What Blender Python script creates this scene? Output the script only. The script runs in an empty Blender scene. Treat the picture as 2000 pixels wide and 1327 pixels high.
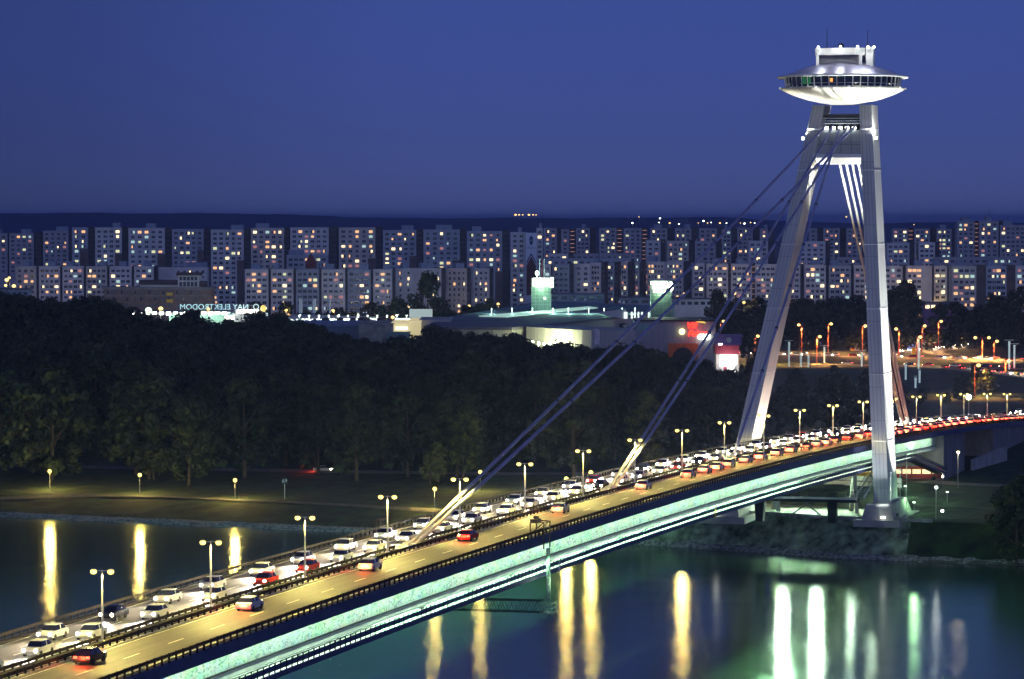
import bpy, math, random
from mathutils import Vector, Matrix
R = math.radians
USE_HAZE = True
SC = bpy.context.scene
random.seed(7)

# ------------------------------------------------------------------ camera
H = 66.0                                   # eye height above the river
FPX = 7000.0                               # focal length in pixels of a 2000 px wide frame
PITCH = math.atan(233.5 / FPX)
cam_d = bpy.data.cameras.new('camera')
cam = bpy.data.objects.new('camera', cam_d); SC.collection.objects.link(cam)
cam.location = (0, 0, H); cam.rotation_euler = (R(90) - PITCH, 0, 0)
cam_d.sensor_width = 36; cam_d.lens = 36 * FPX / 2000
cam_d.clip_start = 1; cam_d.clip_end = 60000
SC.camera = cam

# ------------------------------------------------------------------ dusk sky
world = bpy.data.worlds.new('World'); SC.world = world; world.use_nodes = True
nt = world.node_tree; nt.nodes.clear()
def N(t, **k):
    n = nt.nodes.new(t)
    for a, b in k.items(): setattr(n, a, b)
    return n
geo = N('ShaderNodeTexCoord'); sep = N('ShaderNodeSeparateXYZ'); nt.links.new(geo.outputs['Generated'], sep.inputs[0])
ramp = N('ShaderNodeValToRGB'); cr = ramp.color_ramp
cr.elements[0].position = 0.0; cr.elements[0].color = (0.060, 0.084, 0.25, 1)
cr.elements[1].position = 1.0; cr.elements[1].color = (0.012, 0.020, 0.09, 1)
for p, c in [(0.008, (0.055, 0.079, 0.245, 1)), (0.022, (0.048, 0.074, 0.262, 1)), (0.045, (0.045, 0.074, 0.29, 1)), (0.062, (0.043, 0.074, 0.29, 1)), (0.3, (0.03, 0.05, 0.20, 1))]:
    e = cr.elements.new(p); e.color = c
nt.links.new(sep.outputs['Z'], ramp.inputs[0])
# afterglow of the set sun, behind the camera
glow = N('ShaderNodeMapRange'); glow.inputs['From Min'].default_value = 0.15; glow.inputs['From Max'].default_value = -1.0
nt.links.new(sep.outputs['Y'], glow.inputs['Value'])
gz = N('ShaderNodeMapRange'); gz.inputs['From Min'].default_value = 0.75; gz.inputs['From Max'].default_value = 0.0
nt.links.new(sep.outputs['Z'], gz.inputs['Value'])
gm = N('ShaderNodeMath', operation='MULTIPLY'); nt.links.new(glow.outputs[0], gm.inputs[0]); nt.links.new(gz.outputs[0], gm.inputs[1])
gc = N('ShaderNodeMix', data_type='RGBA'); gc.blend_type = 'MIX'; gc.inputs[6].default_value = (0, 0, 0, 1); gc.inputs[7].default_value = (0.36, 0.44, 0.80, 1)
nt.links.new(gm.outputs[0], gc.inputs[0])
sky = N('ShaderNodeTexSky', sky_type='NISHITA'); sky.sun_disc = False; sky.sun_elevation = R(-2.5); sky.sun_rotation = R(180); sky.altitude = 200
skm = N('ShaderNodeMix', data_type='RGBA'); skm.blend_type = 'ADD'; skm.inputs[0].default_value = 0.05
azr = N('ShaderNodeMapRange'); azr.interpolation_type = 'SMOOTHSTEP'; azr.inputs['From Min'].default_value = -0.16; azr.inputs['From Max'].default_value = -0.01; azr.inputs['To Min'].default_value = 0.66
nt.links.new(sep.outputs['X'], azr.inputs['Value'])      # the sky is dimmed towards the left
azm = N('ShaderNodeMix', data_type='RGBA'); azm.blend_type = 'MULTIPLY'; azm.inputs[0].default_value = 1
nt.links.new(ramp.outputs[0], azm.inputs[6]); nt.links.new(azr.outputs[0], azm.inputs[7])
nt.links.new(azm.outputs[2], skm.inputs[6]); nt.links.new(sky.outputs[0], skm.inputs[7])
add = N('ShaderNodeMix', data_type='RGBA'); add.blend_type = 'ADD'; add.inputs[0].default_value = 1
nt.links.new(skm.outputs[2], add.inputs[6]); nt.links.new(gc.outputs[2], add.inputs[7])
bg = N('ShaderNodeBackground'); bg.inputs[1].default_value = 1.0
nt.links.new(add.outputs[2], bg.inputs[0]); wo = N('ShaderNodeOutputWorld'); nt.links.new(bg.outputs[0], wo.inputs[0])

SC.view_settings.view_transform = 'Standard'; SC.view_settings.look = 'None'
SC.view_settings.exposure = 0; SC.view_settings.gamma = 1
SC.render.engine = 'CYCLES'
cy = SC.cycles; cy.use_denoising = True; cy.max_bounces = 4; cy.diffuse_bounces = 2; cy.glossy_bounces = 3; cy.transmission_bounces = 2
cy.volume_bounces = 0; cy.sample_clamp_indirect = 4; cy.sample_clamp_direct = 0; cy.use_light_tree = True
cy.caustics_reflective = False; cy.caustics_refractive = False

# ------------------------------------------------------------------ projection helpers (pixels of the 2000 px photograph)
cp_, sp_ = math.cos(PITCH), math.sin(PITCH)
def ray(px, py):
    a = (px - 1000) / FPX; b = (663.5 - py) / FPX
    return Vector((a, cp_ + b * sp_, -sp_ + b * cp_))
def atY(px, py, Y): r = ray(px, py); return Vector((0, 0, H)) + r * (Y / r.y)
def atz(px, py, z): r = ray(px, py); return Vector((0, 0, H)) + r * ((z - H) / r.z)
# bridge frame: s along the axis away from the town, w across from the near edge, z up
TH = R(15); DX, DY = math.sin(TH), math.cos(TH); P0 = (72.113, 720.023); BW = 21.5; MED = 10.75
BROT = math.atan2(DY, DX)
def W(s, w, z=0.0): return Vector((P0[0] + s * DX - w * DY, P0[1] + s * DY + w * DX, z))
def zd(s): return -4.004e-5 * s * s - 0.025798 * s + 20.9287
def slope(s): return -8.008e-5 * s - 0.025798

# ------------------------------------------------------------------ materials
MT = {}
def mat(name, col, rough=0.8, metal=0.0, var=0.12, vs=0.6, bump=0.0, emit=None, es=1.0, spec=0.4, stretch=None):
    m = bpy.data.materials.new(name); m.use_nodes = True; t = m.node_tree; b = t.nodes['Principled BSDF']
    b.inputs['Roughness'].default_value = rough; b.inputs['Metallic'].default_value = metal
    b.inputs['Specular IOR Level'].default_value = spec
    b.inputs['Base Color'].default_value = (*col, 1)
    if emit:
        b.inputs['Emission Color'].default_value = (*emit, 1); b.inputs['Emission Strength'].default_value = es
    if var > 0:
        tc = t.nodes.new('ShaderNodeTexCoord'); nz = t.nodes.new('ShaderNodeTexNoise'); nz.inputs['Scale'].default_value = vs; nz.inputs['Detail'].default_value = 5
        mp = t.nodes.new('ShaderNodeMapping')
        if stretch: mp.inputs['Scale'].default_value = stretch
        t.links.new(tc.outputs['Object'], mp.inputs[0]); t.links.new(mp.outputs[0], nz.inputs['Vector'])
        mr = t.nodes.new('ShaderNodeMapRange'); mr.inputs['From Min'].default_value = 0.3; mr.inputs['From Max'].default_value = 0.7
        mr.inputs['To Min'].default_value = 1 - var * 1.6; mr.inputs['To Max'].default_value = 1 + var * 1.6
        t.links.new(nz.outputs['Fac'], mr.inputs['Value'])
        mx = t.nodes.new('ShaderNodeMix'); mx.data_type = 'RGBA'; mx.blend_type = 'MULTIPLY'; mx.inputs[0].default_value = 1; mx.inputs[6].default_value = (*col, 1)
        t.links.new(mr.outputs[0], mx.inputs[7]); t.links.new(mx.outputs[2], b.inputs['Base Color'])
        if bump:
            bp = t.nodes.new('ShaderNodeBump'); bp.inputs['Strength'].default_value = bump; bp.inputs['Distance'].default_value = 0.2
            t.links.new(nz.outputs['Fac'], bp.inputs['Height']); t.links.new(bp.outputs[0], b.inputs['Normal'])
    MT[name] = m; return m
def emat(name, col, s, base=(0.5, 0.5, 0.5)):
    return mat(name, base, 0.5, var=0, emit=col, es=s)

mat('asphalt', (0.078, 0.072, 0.062), 0.7, var=0.16, vs=0.8, stretch=(1, 1, 1))
_n = MT['asphalt'].node_tree.nodes['Mapping']; _n.vector_type = 'TEXTURE'; _n.inputs['Rotation'].default_value = (0, 0, R(75)); _n.inputs['Scale'].default_value = (14, .55, 1)
mat('asphalt_dark', (0.16, 0.14, 0.12), 0.85, var=0.2, vs=0.2)
mat('paint_white', (0.6, 0.58, 0.5), 0.7, var=0.15, vs=1)
mat('navy_steel', (0.05, 0.06, 0.15), 0.55, var=0.12, vs=0.3)
mat('dark_steel', (0.025, 0.025, 0.03), 0.6, var=0.1)
mat('rail_steel', (0.03, 0.026, 0.02), 0.95, var=0.1, spec=0.05)
mat('kerb', (0.42, 0.38, 0.3), 0.8, var=0.15)
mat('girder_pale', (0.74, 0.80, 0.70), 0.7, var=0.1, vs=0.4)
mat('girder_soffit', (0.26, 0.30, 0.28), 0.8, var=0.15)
mat('concrete', (0.34, 0.33, 0.32), 0.85, var=0.16, vs=0.25, bump=0.2)
mat('concrete_dark', (0.20, 0.19, 0.20), 0.9, var=0.2, vs=0.4, stretch=(1, 1, 0.3))
mat('stone', (0.30, 0.31, 0.27), 0.9, var=0.35, vs=0.6, bump=0.4)
mat('cable', (0.27, 0.29, 0.47), 0.9, var=0.1, vs=0.2)  # grey-blue takes in the dusk sky light on the strands
mat('gantry_brown', (0.10, 0.08, 0.055), 0.7, var=0.2); mat('girder_green', (0.3, 0.42, 0.32), 0.7, var=0.1)
mat('cable_sleeve', (0.5, 0.48, 0.35), 0.5, var=0.05)
mat('galvanised', (0.45, 0.45, 0.42), 0.4, metal=0.3, var=0.05)
mat('black', (0.012, 0.012, 0.014), 0.6, var=0.1)
mat('white_metal', (0.72, 0.74, 0.72), 0.4, var=0.06, vs=0.4)
mat('roof_metal', (0.36, 0.37, 0.5), 0.28, metal=0.75, var=0.12, vs=0.4)
mat('glass_dark', (0.01, 0.012, 0.035), 0.08, var=0, spec=0.8)
mat('glass_green', (0.01, 0.05, 0.03), 0.1, var=0, emit=(0.05, 0.3, 0.12), es=0.3)
mat('interior_orange', (0.2, 0.08, 0.02), 0.5, var=0, emit=(1, 0.3, 0.06), es=2.0)
mat('grass', (0.018, 0.036, 0.009), 0.95, var=0.5, vs=0.25, bump=0.5)
mat('path', (0.10, 0.095, 0.075), 0.9, var=0.2, vs=0.5)
mat('mossy_stone', (0.20, 0.25, 0.16), 0.95, var=0.55, vs=0.45, bump=0.8); mat('quay_paving', (0.17, 0.19, 0.14), 0.85, var=0.2, vs=0.3)
mat('riprap', (0.22, 0.22, 0.2), 0.9, var=0.5, vs=1.4, bump=0.8)
mat('bark', (0.07, 0.055, 0.04), 0.95, var=0.2, vs=2)
mat('foliage', (0.028, 0.042, 0.014), 0.8, var=0.5, vs=0.35)
mat('foliage_dark', (0.018, 0.028, 0.012), 0.85, var=0.5, vs=0.4)
mat('foliage_light', (0.09, 0.105, 0.03), 0.8, var=0.45, vs=0.4)  # pale leaf tone; gives trees by the park lamps a lamplit look
mat('earth', (0.05, 0.055, 0.035), 0.95, var=0.3, vs=0.05)
mat('hill', (0.015, 0.03, 0.10), 0.95, var=0.3, vs=0.004)  # distance haze put into the colour as extra blue
mat('facade_grey', (0.53, 0.54, 0.57), 0.85, var=0.12, vs=0.12)
mat('facade_pale', (0.62, 0.61, 0.63), 0.85, var=0.1, vs=0.12)
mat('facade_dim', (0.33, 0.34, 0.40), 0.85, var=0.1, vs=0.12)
mat('facade_brown', (0.14, 0.11, 0.11), 0.85, var=0.15, vs=0.2)
mat('facade_blank', (0.47, 0.47, 0.47), 0.85, var=0.08, vs=0.1)
mat('banner_white', (0.62, 0.68, 0.80), 0.6, var=0.04)
mat('shaft_dark', (0.06, 0.06, 0.075), 0.8, var=0.2, vs=0.3)
mat('housing_blue', (0.22, 0.27, 0.38), 0.8, var=0.1)
mat('roof_tar', (0.10, 0.11, 0.15), 0.9, var=0.2, vs=0.1)
mat('brick_red', (0.20, 0.13, 0.12), 0.9, var=0.2, vs=0.3)
mat('brick_roof', (0.06, 0.04, 0.06), 0.8, var=0.2)
mat('red_dark', (0.11, 0.035, 0.045), 0.8, var=0.1)
mat('mall_wall', (0.36, 0.36, 0.37), 0.8, var=0.1, vs=0.1, stretch=(1, 1, 0.2))
mat('mall_roof', (0.10, 0.19, 0.20), 0.6, var=0.15, vs=0.05)
mat('mall_roof_dark', (0.11, 0.11, 0.16), 0.7, var=0.15, vs=0.05)
mat('teal_wall', (0.2, 0.34, 0.32), 0.8, var=0.1)
mat('gravel_blue', (0.2, 0.22, 0.3), 0.9, var=0.3)
mat('logo_navy', (0.02, 0.03, 0.14), 0.7, var=0)
mat('logo_grey', (0.2, 0.25, 0.4), 0.7, var=0)
mat('pole_red', (0.45, 0.10, 0.06), 0.5, var=0.1)
mat('pole_grey', (0.3, 0.3, 0.3), 0.5, var=0.1)
mat('pole_white', (0.75, 0.8, 0.78), 0.4, var=0)
mat('billboard_face', (0.6, 0.55, 0.6), 0.6, var=0.2, vs=1.2)
mat('yellow_paint', (0.7, 0.42, 0.03), 0.5, var=0.05)
mat('maroon', (0.28, 0.03, 0.06), 0.6, var=0.1)
mat('purple_roof', (0.2, 0.12, 0.32), 0.7, var=0.1)
mat('tyre', (0.015, 0.015, 0.015), 0.8, var=0)
for k, c in dict(silver=(0.45, 0.46, 0.48), white=(0.7, 0.7, 0.68), red=(0.35, 0.03, 0.02), blue=(0.03, 0.06, 0.25), black=(0.02, 0.02, 0.02), green=(0.03, 0.12, 0.06)).items():
    mat('paint_' + k if k != 'white' else 'carpaint_white', c, 0.25, var=0, spec=0.6)
emat('lamp_yellow', (1.0, 0.74, 0.17), 2.6)
emat('lamp_amber', (1.0, 0.62, 0.18), 3.0)
emat('lamp_white', (0.95, 1.0, 0.88), 9.0)
emat('lamp_green', (0.62, 1.0, 0.66), 7.0)
emat('strip_white', (0.86, 1.0, 0.88), 2.2)
emat('sign_white', (0.93, 1.0, 0.80), 7.0)
emat('headlight', (1.0, 0.86, 0.62), 60.0)
emat('taillight', (1.0, 0.06, 0.03), 9.0, (0.3, 0.01, 0.01))
emat('neon_red', (1.0, 0.035, 0.02), 3.2, (0.3, 0.01, 0.01))
emat('neon_teal', (0.45, 0.85, 0.9), 1.1)
emat('neon_yellow', (1.0, 0.72, 0.05), 1.0)
emat('band_blue', (0.08, 0.2, 0.8), 0.8)
emat('shop_glow', (1.0, 0.96, 0.85), 3.5)
emat('deck_glow', (0.85, 1.0, 0.88), 1.1)
emat('wall_glow_yellow', (1.0, 0.82, 0.38), 1.0)
emat('billboard_lit', (0.75, 0.95, 0.82), 0.42)
emat('window_orange', (1.0, 0.50, 0.17), 1.3)
emat('window_warm', (1.0, 0.72, 0.34), 2.6)
emat('window_yellow', (0.90, 0.92, 0.42), 0.9)
emat('window_red', (0.9, 0.30, 0.16), 0.45)
emat('window_cool', (0.6, 0.9, 0.8), 0.7)
emat('stair_lit', (1, .4, .12), .3)
mat('window_dark', (0.02, 0.03, 0.06), 0.2, var=0, spec=0.5)
mat('window_dim', (0.09, 0.10, 0.14), 0.3, var=0)

def mosaic_mat():                                # painted and graffitied steel web
    m = bpy.data.materials.new('graffiti_paint'); m.use_nodes = True; t = m.node_tree; b = t.nodes['Principled BSDF']; b.inputs['Roughness'].default_value = 0.7
    tc = t.nodes.new('ShaderNodeTexCoord'); mp = t.nodes.new('ShaderNodeMapping'); t.links.new(tc.outputs['Object'], mp.inputs[0])
    mp.inputs['Scale'].default_value = (0.55, 0.55, 1.3)
    n1 = t.nodes.new('ShaderNodeTexNoise'); n1.inputs['Scale'].default_value = 0.42; n1.inputs['Detail'].default_value = 8; n1.inputs['Roughness'].default_value = 0.7; n1.inputs['Distortion'].default_value = 1.5
    t.links.new(mp.outputs[0], n1.inputs['Vector'])
    hs = t.nodes.new('ShaderNodeMix'); hs.data_type = 'RGBA'; hs.inputs[0].default_value = 0.30; hs.inputs[6].default_value = (0.48, 0.62, 0.52, 1)
    sat = t.nodes.new('ShaderNodeHueSaturation'); sat.inputs['Saturation'].default_value = 3.0; sat.inputs['Value'].default_value = 1.0
    t.links.new(n1.outputs['Color'], sat.inputs['Color']); t.links.new(sat.outputs[0], hs.inputs[7])
    n2 = t.nodes.new('ShaderNodeTexNoise'); n2.inputs['Scale'].default_value = 1.15; n2.inputs['Detail'].default_value = 3; n2.inputs['Distortion'].default_value = 2.5
    t.links.new(mp.outputs[0], n2.inputs['Vector'])
    rp = t.nodes.new('ShaderNodeValToRGB'); rp.color_ramp.elements[0].position = 0.41; rp.color_ramp.elements[0].color = (0.42, 0.55, 0.50, 1); rp.color_ramp.elements[1].position = 0.48; rp.color_ramp.elements[1].color = (1, 1, 1, 1)
    t.links.new(n2.outputs['Fac'], rp.inputs[0])
    mx = t.nodes.new('ShaderNodeMix'); mx.data_type = 'RGBA'; mx.blend_type = 'MULTIPLY'; mx.inputs[0].default_value = 1
    t.links.new(hs.outputs[2], mx.inputs[6]); t.links.new(rp.outputs[0], mx.inputs[7]); t.links.new(mx.outputs[2], b.inputs['Base Color'])
    MT['graffiti'] = m
mosaic_mat()
def tile_mat(name, col, jw, jh, jdark=0.45):     # cladding with thin joints every jw x jh metres
    m = bpy.data.materials.new(name); m.use_nodes = True; t = m.node_tree; b = t.nodes['Principled BSDF']; b.inputs['Roughness'].default_value = 0.6
    tc = t.nodes.new('ShaderNodeUVMap'); br = t.nodes.new('ShaderNodeTexBrick'); br.offset = 0
    br.inputs['Scale'].default_value = 1; br.inputs['Brick Width'].default_value = jw; br.inputs['Row Height'].default_value = jh; br.inputs['Mortar Size'].default_value = 0.05; br.inputs['Mortar Smooth'].default_value = 0.2
    br.inputs['Color1'].default_value = (*col, 1); br.inputs['Color2'].default_value = (*[c * 0.93 for c in col], 1); br.inputs['Mortar'].default_value = (*[c * jdark for c in col], 1)
    t.links.new(tc.outputs[0], br.inputs['Vector'])
    nz = t.nodes.new('ShaderNodeTexNoise'); nz.inputs['Scale'].default_value = 0.35; nz.inputs['Detail'].default_value = 6
    mp = t.nodes.new('ShaderNodeMapping'); mp.inputs['Scale'].default_value = (2, 0.25, 1); t.links.new(tc.outputs[0], mp.inputs[0]); t.links.new(mp.outputs[0], nz.inputs['Vector'])
    mr = t.nodes.new('ShaderNodeMapRange'); mr.inputs['To Min'].default_value = 0.72; mr.inputs['To Max'].default_value = 1.15; t.links.new(nz.outputs['Fac'], mr.inputs[0])
    mx = t.nodes.new('ShaderNodeMix'); mx.data_type = 'RGBA'; mx.blend_type = 'MULTIPLY'; mx.inputs[0].default_value = 1
    t.links.new(br.outputs[0], mx.inputs[6]); t.links.new(mr.outputs[0], mx.inputs[7]); t.links.new(mx.outputs[2], b.inputs['Base Color'])
    MT[name] = m
tile_mat('leg_cladding', (0.50, 0.52, 0.53), 0.75, 6.5, 0.5)
tile_mat('leg_side', (0.58, 0.58, 0.55), 40, 12.0, 0.7)
tile_mat('bowl_cladding', (0.58, 0.58, 0.51), 1.9, 60.0, 0.3)
tile_mat('dome_cladding', (0.40, 0.42, 0.62), 2.4, 60.0, 0.4)
_d = MT['dome_cladding'].node_tree.nodes['Principled BSDF']; _d.inputs['Metallic'].default_value = 0.8; _d.inputs['Roughness'].default_value = 0.32
tile_mat('quay_stone', (0.33, 0.35, 0.30), 1.6, 0.8, 0.6)
tile_mat('panel_cladding', (0.30, 0.33, 0.36), 2.3, 4.3, 0.3)
tile_mat('mall_panels', (0.30, 0.30, 0.34), 2.9, 40, 0.35)
def water_mat():
    m = bpy.data.materials.new('river_water'); m.use_nodes = True; t = m.node_tree; b = t.nodes['Principled BSDF']
    b.inputs['Base Color'].default_value = (0.020, 0.056, 0.024, 1); b.inputs['Roughness'].default_value = 0.10; b.inputs['IOR'].default_value = 1.33
    b.inputs['Specular IOR Level'].default_value = 0.5
    tc = t.nodes.new('ShaderNodeTexCoord'); mp = t.nodes.new('ShaderNodeMapping'); mp.inputs['Scale'].default_value = (0.5, 2.2, 1); mp.inputs['Rotation'].default_value = (0, 0, R(8))
    t.links.new(tc.outputs['Object'], mp.inputs[0])
    nz = t.nodes.new('ShaderNodeTexNoise'); nz.inputs['Scale'].default_value = 1.0; nz.inputs['Detail'].default_value = 6; nz.inputs['Roughness'].default_value = 0.65
    t.links.new(mp.outputs[0], nz.inputs['Vector'])
    bp = t.nodes.new('ShaderNodeBump'); bp.inputs['Strength'].default_value = 0.15; bp.inputs['Distance'].default_value = 0.12
    t.links.new(nz.outputs['Fac'], bp.inputs['Height']); t.links.new(bp.outputs[0], b.inputs['Normal'])
    m2 = t.nodes.new('ShaderNodeMapping'); m2.inputs['Scale'].default_value = (0.012, 0.11, 1); t.links.new(tc.outputs['Object'], m2.inputs[0])
    n2 = t.nodes.new('ShaderNodeTexNoise'); n2.inputs['Detail'].default_value = 4; n2.inputs['Scale'].default_value = 1.0; t.links.new(m2.outputs[0], n2.inputs['Vector'])
    mr = t.nodes.new('ShaderNodeMapRange'); mr.inputs['From Min'].default_value = .3; mr.inputs['From Max'].default_value = .7; mr.inputs['To Min'].default_value = 0.06; mr.inputs['To Max'].default_value = 0.15
    t.links.new(n2.outputs['Fac'], mr.inputs[0]); t.links.new(mr.outputs[0], b.inputs['Roughness'])
    g = t.nodes.new('ShaderNodeBsdfGlossy'); g.inputs['Roughness'].default_value = 0.30; g.inputs['Color'].default_value = (0.42, 0.55, 0.42, 1); t.links.new(bp.outputs[0], g.inputs['Normal'])
    ms = t.nodes.new('ShaderNodeMixShader'); ms.inputs[0].default_value = 0.12; out = t.nodes['Material Output']
    t.links.new(b.outputs[0], ms.inputs[1]); t.links.new(g.outputs[0], ms.inputs[2]); t.links.new(ms.outputs[0], out.inputs['Surface'])
    MT['water'] = m
water_mat()

# ------------------------------------------------------------------ mesh builder
COL = SC.collection
class MB:
    def __init__(s): s.v = []; s.f = []; s.uv = []; s.mi = []
    def face(s, pts, uv=None, mi=0):
        i = len(s.v); s.v += [tuple(p) for p in pts]; s.f.append(tuple(range(i, i + len(pts)))); s.uv.append(uv); s.mi.append(mi)
    def prism(s, a, b, mi=0):                  # two matching polygons a (bottom) and b (top)
        n = len(a); i = len(s.v); s.v += [tuple(p) for p in a] + [tuple(p) for p in b]
        s.f.append(tuple(reversed(range(i, i + n)))); s.f.append(tuple(range(i + n, i + 2 * n))); s.uv += [None, None]; s.mi += [mi, mi]
        for k in range(n):
            l = (k + 1) % n; s.f.append((i + k, i + l, i + n + l, i + n + k)); s.uv.append(None); s.mi.append(mi)
        return s
    def box(s, c, d, ax=None, mi=0):
        x, y, z = [q / 2 for q in d]; c = Vector(c)
        A = ax or (Vector((1, 0, 0)), Vector((0, 1, 0)), Vector((0, 0, 1)))
        P = lambda i, j, k: c + A[0] * (x * i) + A[1] * (y * j) + A[2] * (z * k)
        return s.prism([P(-1, -1, -1), P(1, -1, -1), P(1, 1, -1), P(-1, 1, -1)], [P(-1, -1, 1), P(1, -1, 1), P(1, 1, 1), P(-1, 1, 1)], mi)
    def tube(s, a, b, r, n=8, r2=None, mi=0):
        a = Vector(a); b = Vector(b); d = (b - a).normalized(); r2 = r if r2 is None else r2
        u = d.cross(Vector((0, 0, 1)));  u = Vector((1, 0, 0)) if u.length < 1e-3 else u.normalized(); v = d.cross(u)
        f = lambda c, q: [c + (u * math.cos(2 * math.pi * k / n) + v * math.sin(2 * math.pi * k / n)) * q for k in range(n)]
        return s.prism(f(a, r), f(b, r2), mi)
    def bar(s, a, b, w, h, mi=0):
        a = Vector(a); b = Vector(b); d = b - a; L = d.length; d = d / L
        u = d.cross(Vector((0, 0, 1))); u = Vector((1, 0, 0)) if u.length < 1e-3 else u.normalized(); v = u.cross(d)
        return s.box((a + b) / 2, (L, w, h), (d, u, v), mi)
    def ball(s, c, r, n=12, m=8, sz=1.0, mi=0):
        pr = [(r * math.sin(math.pi * j / m), r * sz * -math.cos(math.pi * j / m)) for j in range(m + 1)]
        return s.lathe(c, pr, n, mi)
    def lathe(s, c, prof, n=48, mi=0, uvr=None):
        c = Vector(c); i = len(s.v); m = len(prof)
        for (r, z) in prof:
            for k in range(n):
                a = 2 * math.pi * k / n; s.v.append((c.x + r * math.cos(a), c.y + r * math.sin(a), c.z + z))
        for j in range(m - 1):
            for k in range(n):
                l = (k + 1) % n
                s.f.append((i + j * n + k, i + j * n + l, i + (j + 1) * n + l, i + (j + 1) * n + k)); s.mi.append(mi)
                if uvr:
                    u0, u1 = uvr * k / n, uvr * (k + 1) / n; s.uv.append([(u0, prof[j][1] + 5), (u1, prof[j][1] + 5), (u1, prof[j + 1][1] + 5), (u0, prof[j + 1][1] + 5)])
                else: s.uv.append(None)
        return s
    def sweep(s, ss, poly, zf=zd, mi=0):       # (w,z) profile swept along the bridge stations
        rows = []
        for q in ss:
            i = len(s.v); z0 = zf(q)
            for (w, z) in poly: s.v.append(tuple(W(q, w, z0 + z)))
            rows.append(i)
        n = len(poly)
        for a, b, q0, q1 in zip(rows, rows[1:], ss, ss[1:]):
            for k in range(n):
                l = (k + 1) % n; s.f.append((a + k, b + k, b + l, a + l)); s.uv.append(None); s.mi.append(mi)
        s.f.append(tuple(rows[0] + k for k in range(n))); s.f.append(tuple(rows[-1] + k for k in reversed(range(n)))); s.uv += [None, None]; s.mi += [mi, mi]
        return s
    def mesh(s, name, mats):
        me = bpy.data.meshes.new(name); me.from_pydata(s.v, [], s.f); me.update()
        for m in (mats if isinstance(mats, (list, tuple)) else [mats]): me.materials.append(MT[m])
        if any(s.mi): me.polygons.foreach_set('material_index', s.mi)
        if any(u is not None for u in s.uv):
            ul = me.uv_layers.new(name='UVMap')
            for p, u in zip(me.polygons, s.uv):
                if u:
                    for li, c in zip(p.loop_indices, u): ul.data[li].uv = c
        return me
    def build(s, name, mats, parent=None, smooth=False):
        me = s.mesh(name, mats)
        if smooth: me.polygons.foreach_set('use_smooth', [True] * len(me.polygons))
        return link(name, me, parent)
def link(name, data, parent=None, loc=None, rot=None, scale=None):
    o = bpy.data.objects.new(name, data); COL.objects.link(o)
    if parent: o.parent = parent
    if loc is not None: o.location = loc
    if rot is not None: o.rotation_euler = rot
    if scale is not None: o.scale = scale
    return o
def tag(o, label=None, cat=None, group=None, kind=None):
    if label: o['label'] = label
    if cat: o['category'] = cat
    if group: o['group'] = group
    if kind: o['kind'] = kind
    return o
def empty(name, loc=(0, 0, 0), rz=0, label=None, cat=None, group=None):
    return tag(link(name, None, None, loc, (0, 0, rz)), label, cat, group)
def copy_tree(o, kids):
    c = o.copy(); COL.objects.link(c)
    for ch in kids.get(o, []): d = copy_tree(ch, kids); d.parent = c
    return c
def kidmap(root):
    m = {}
    def rec(o):
        m[o] = [c for c in bpy.data.objects if c.parent == o]
        for c in m[o]: rec(c)
    rec(root); return m
def light(kind, name, loc, col, power, parent=None, radius=0.3, target=None, spot=60, blend=0.5, size=None):
    d = bpy.data.lights.new(name, kind); d.color = col; d.energy = power
    if kind in ('POINT', 'SPOT'): d.shadow_soft_size = radius
    if kind == 'SPOT': d.spot_size = R(spot); d.spot_blend = blend
    if kind == 'AREA': d.shape = 'RECTANGLE'; d.size, d.size_y = size
    o = bpy.data.objects.new(name, d); COL.objects.link(o); o.location = loc
    if target is not None: o.rotation_euler = (Vector(target) - Vector(loc)).to_track_quat('-Z', 'Y').to_euler()
    if parent: o.parent = parent
    return o
def lin(a, b, n): return [a + (b - a) * k / n for k in range(n + 1)]
YEL = (1.0, 0.82, 0.21); WARM = (1.0, 0.86, 0.66); GRN = (0.70, 1.0, 0.74); WHT = (1.0, 0.98, 0.88)

# ================================================================== SETTING: ground, river, hills
WLP = [(-700, 1075), (-400, 930), (-113.9, 795.2), (-43.5, 759.8), (26, 726.2), (41, 714.9), (63.8, 696.5), (97.8, 683), (200, 640), (700, 440)]
def wl(x):
    for (a, b), (c, d) in zip(WLP, WLP[1:]):
        if x <= c: return b + (d - b) * (x - a) / (c - a)
    return WLP[-1][1]
def sm(a, b, x):
    t = max(0, min(1, (x - a) / (b - a))); return t * t * (3 - 2 * t)
LP = [(-30, -4), (0, -.1), (2.5, .7), (20, 3.8), (34, 4.4), (60, 5.1), (90, 5.6), (125, 6), (1e6, 6)]
RP = [(-30, -4), (0, -.1), (1.5, .8), (7.2, 6.6), (7.6, 7.2), (34, 7.1), (70, 6.6), (125, 6), (1e6, 6)]
def prof(P, o):
    for (a, b), (c, d) in zip(P, P[1:]):
        if o <= c: return b + (d - b) * max(0, (o - a)) / (c - a)
    return 6
def gz(x, y):
    o = (y - wl(x)) * 0.92; t = sm(2, 26, x) * (1 - 0.45 * sm(85, 130, x))
    return prof(LP, o) * (1 - t) + prof(RP, o) * t
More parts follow.
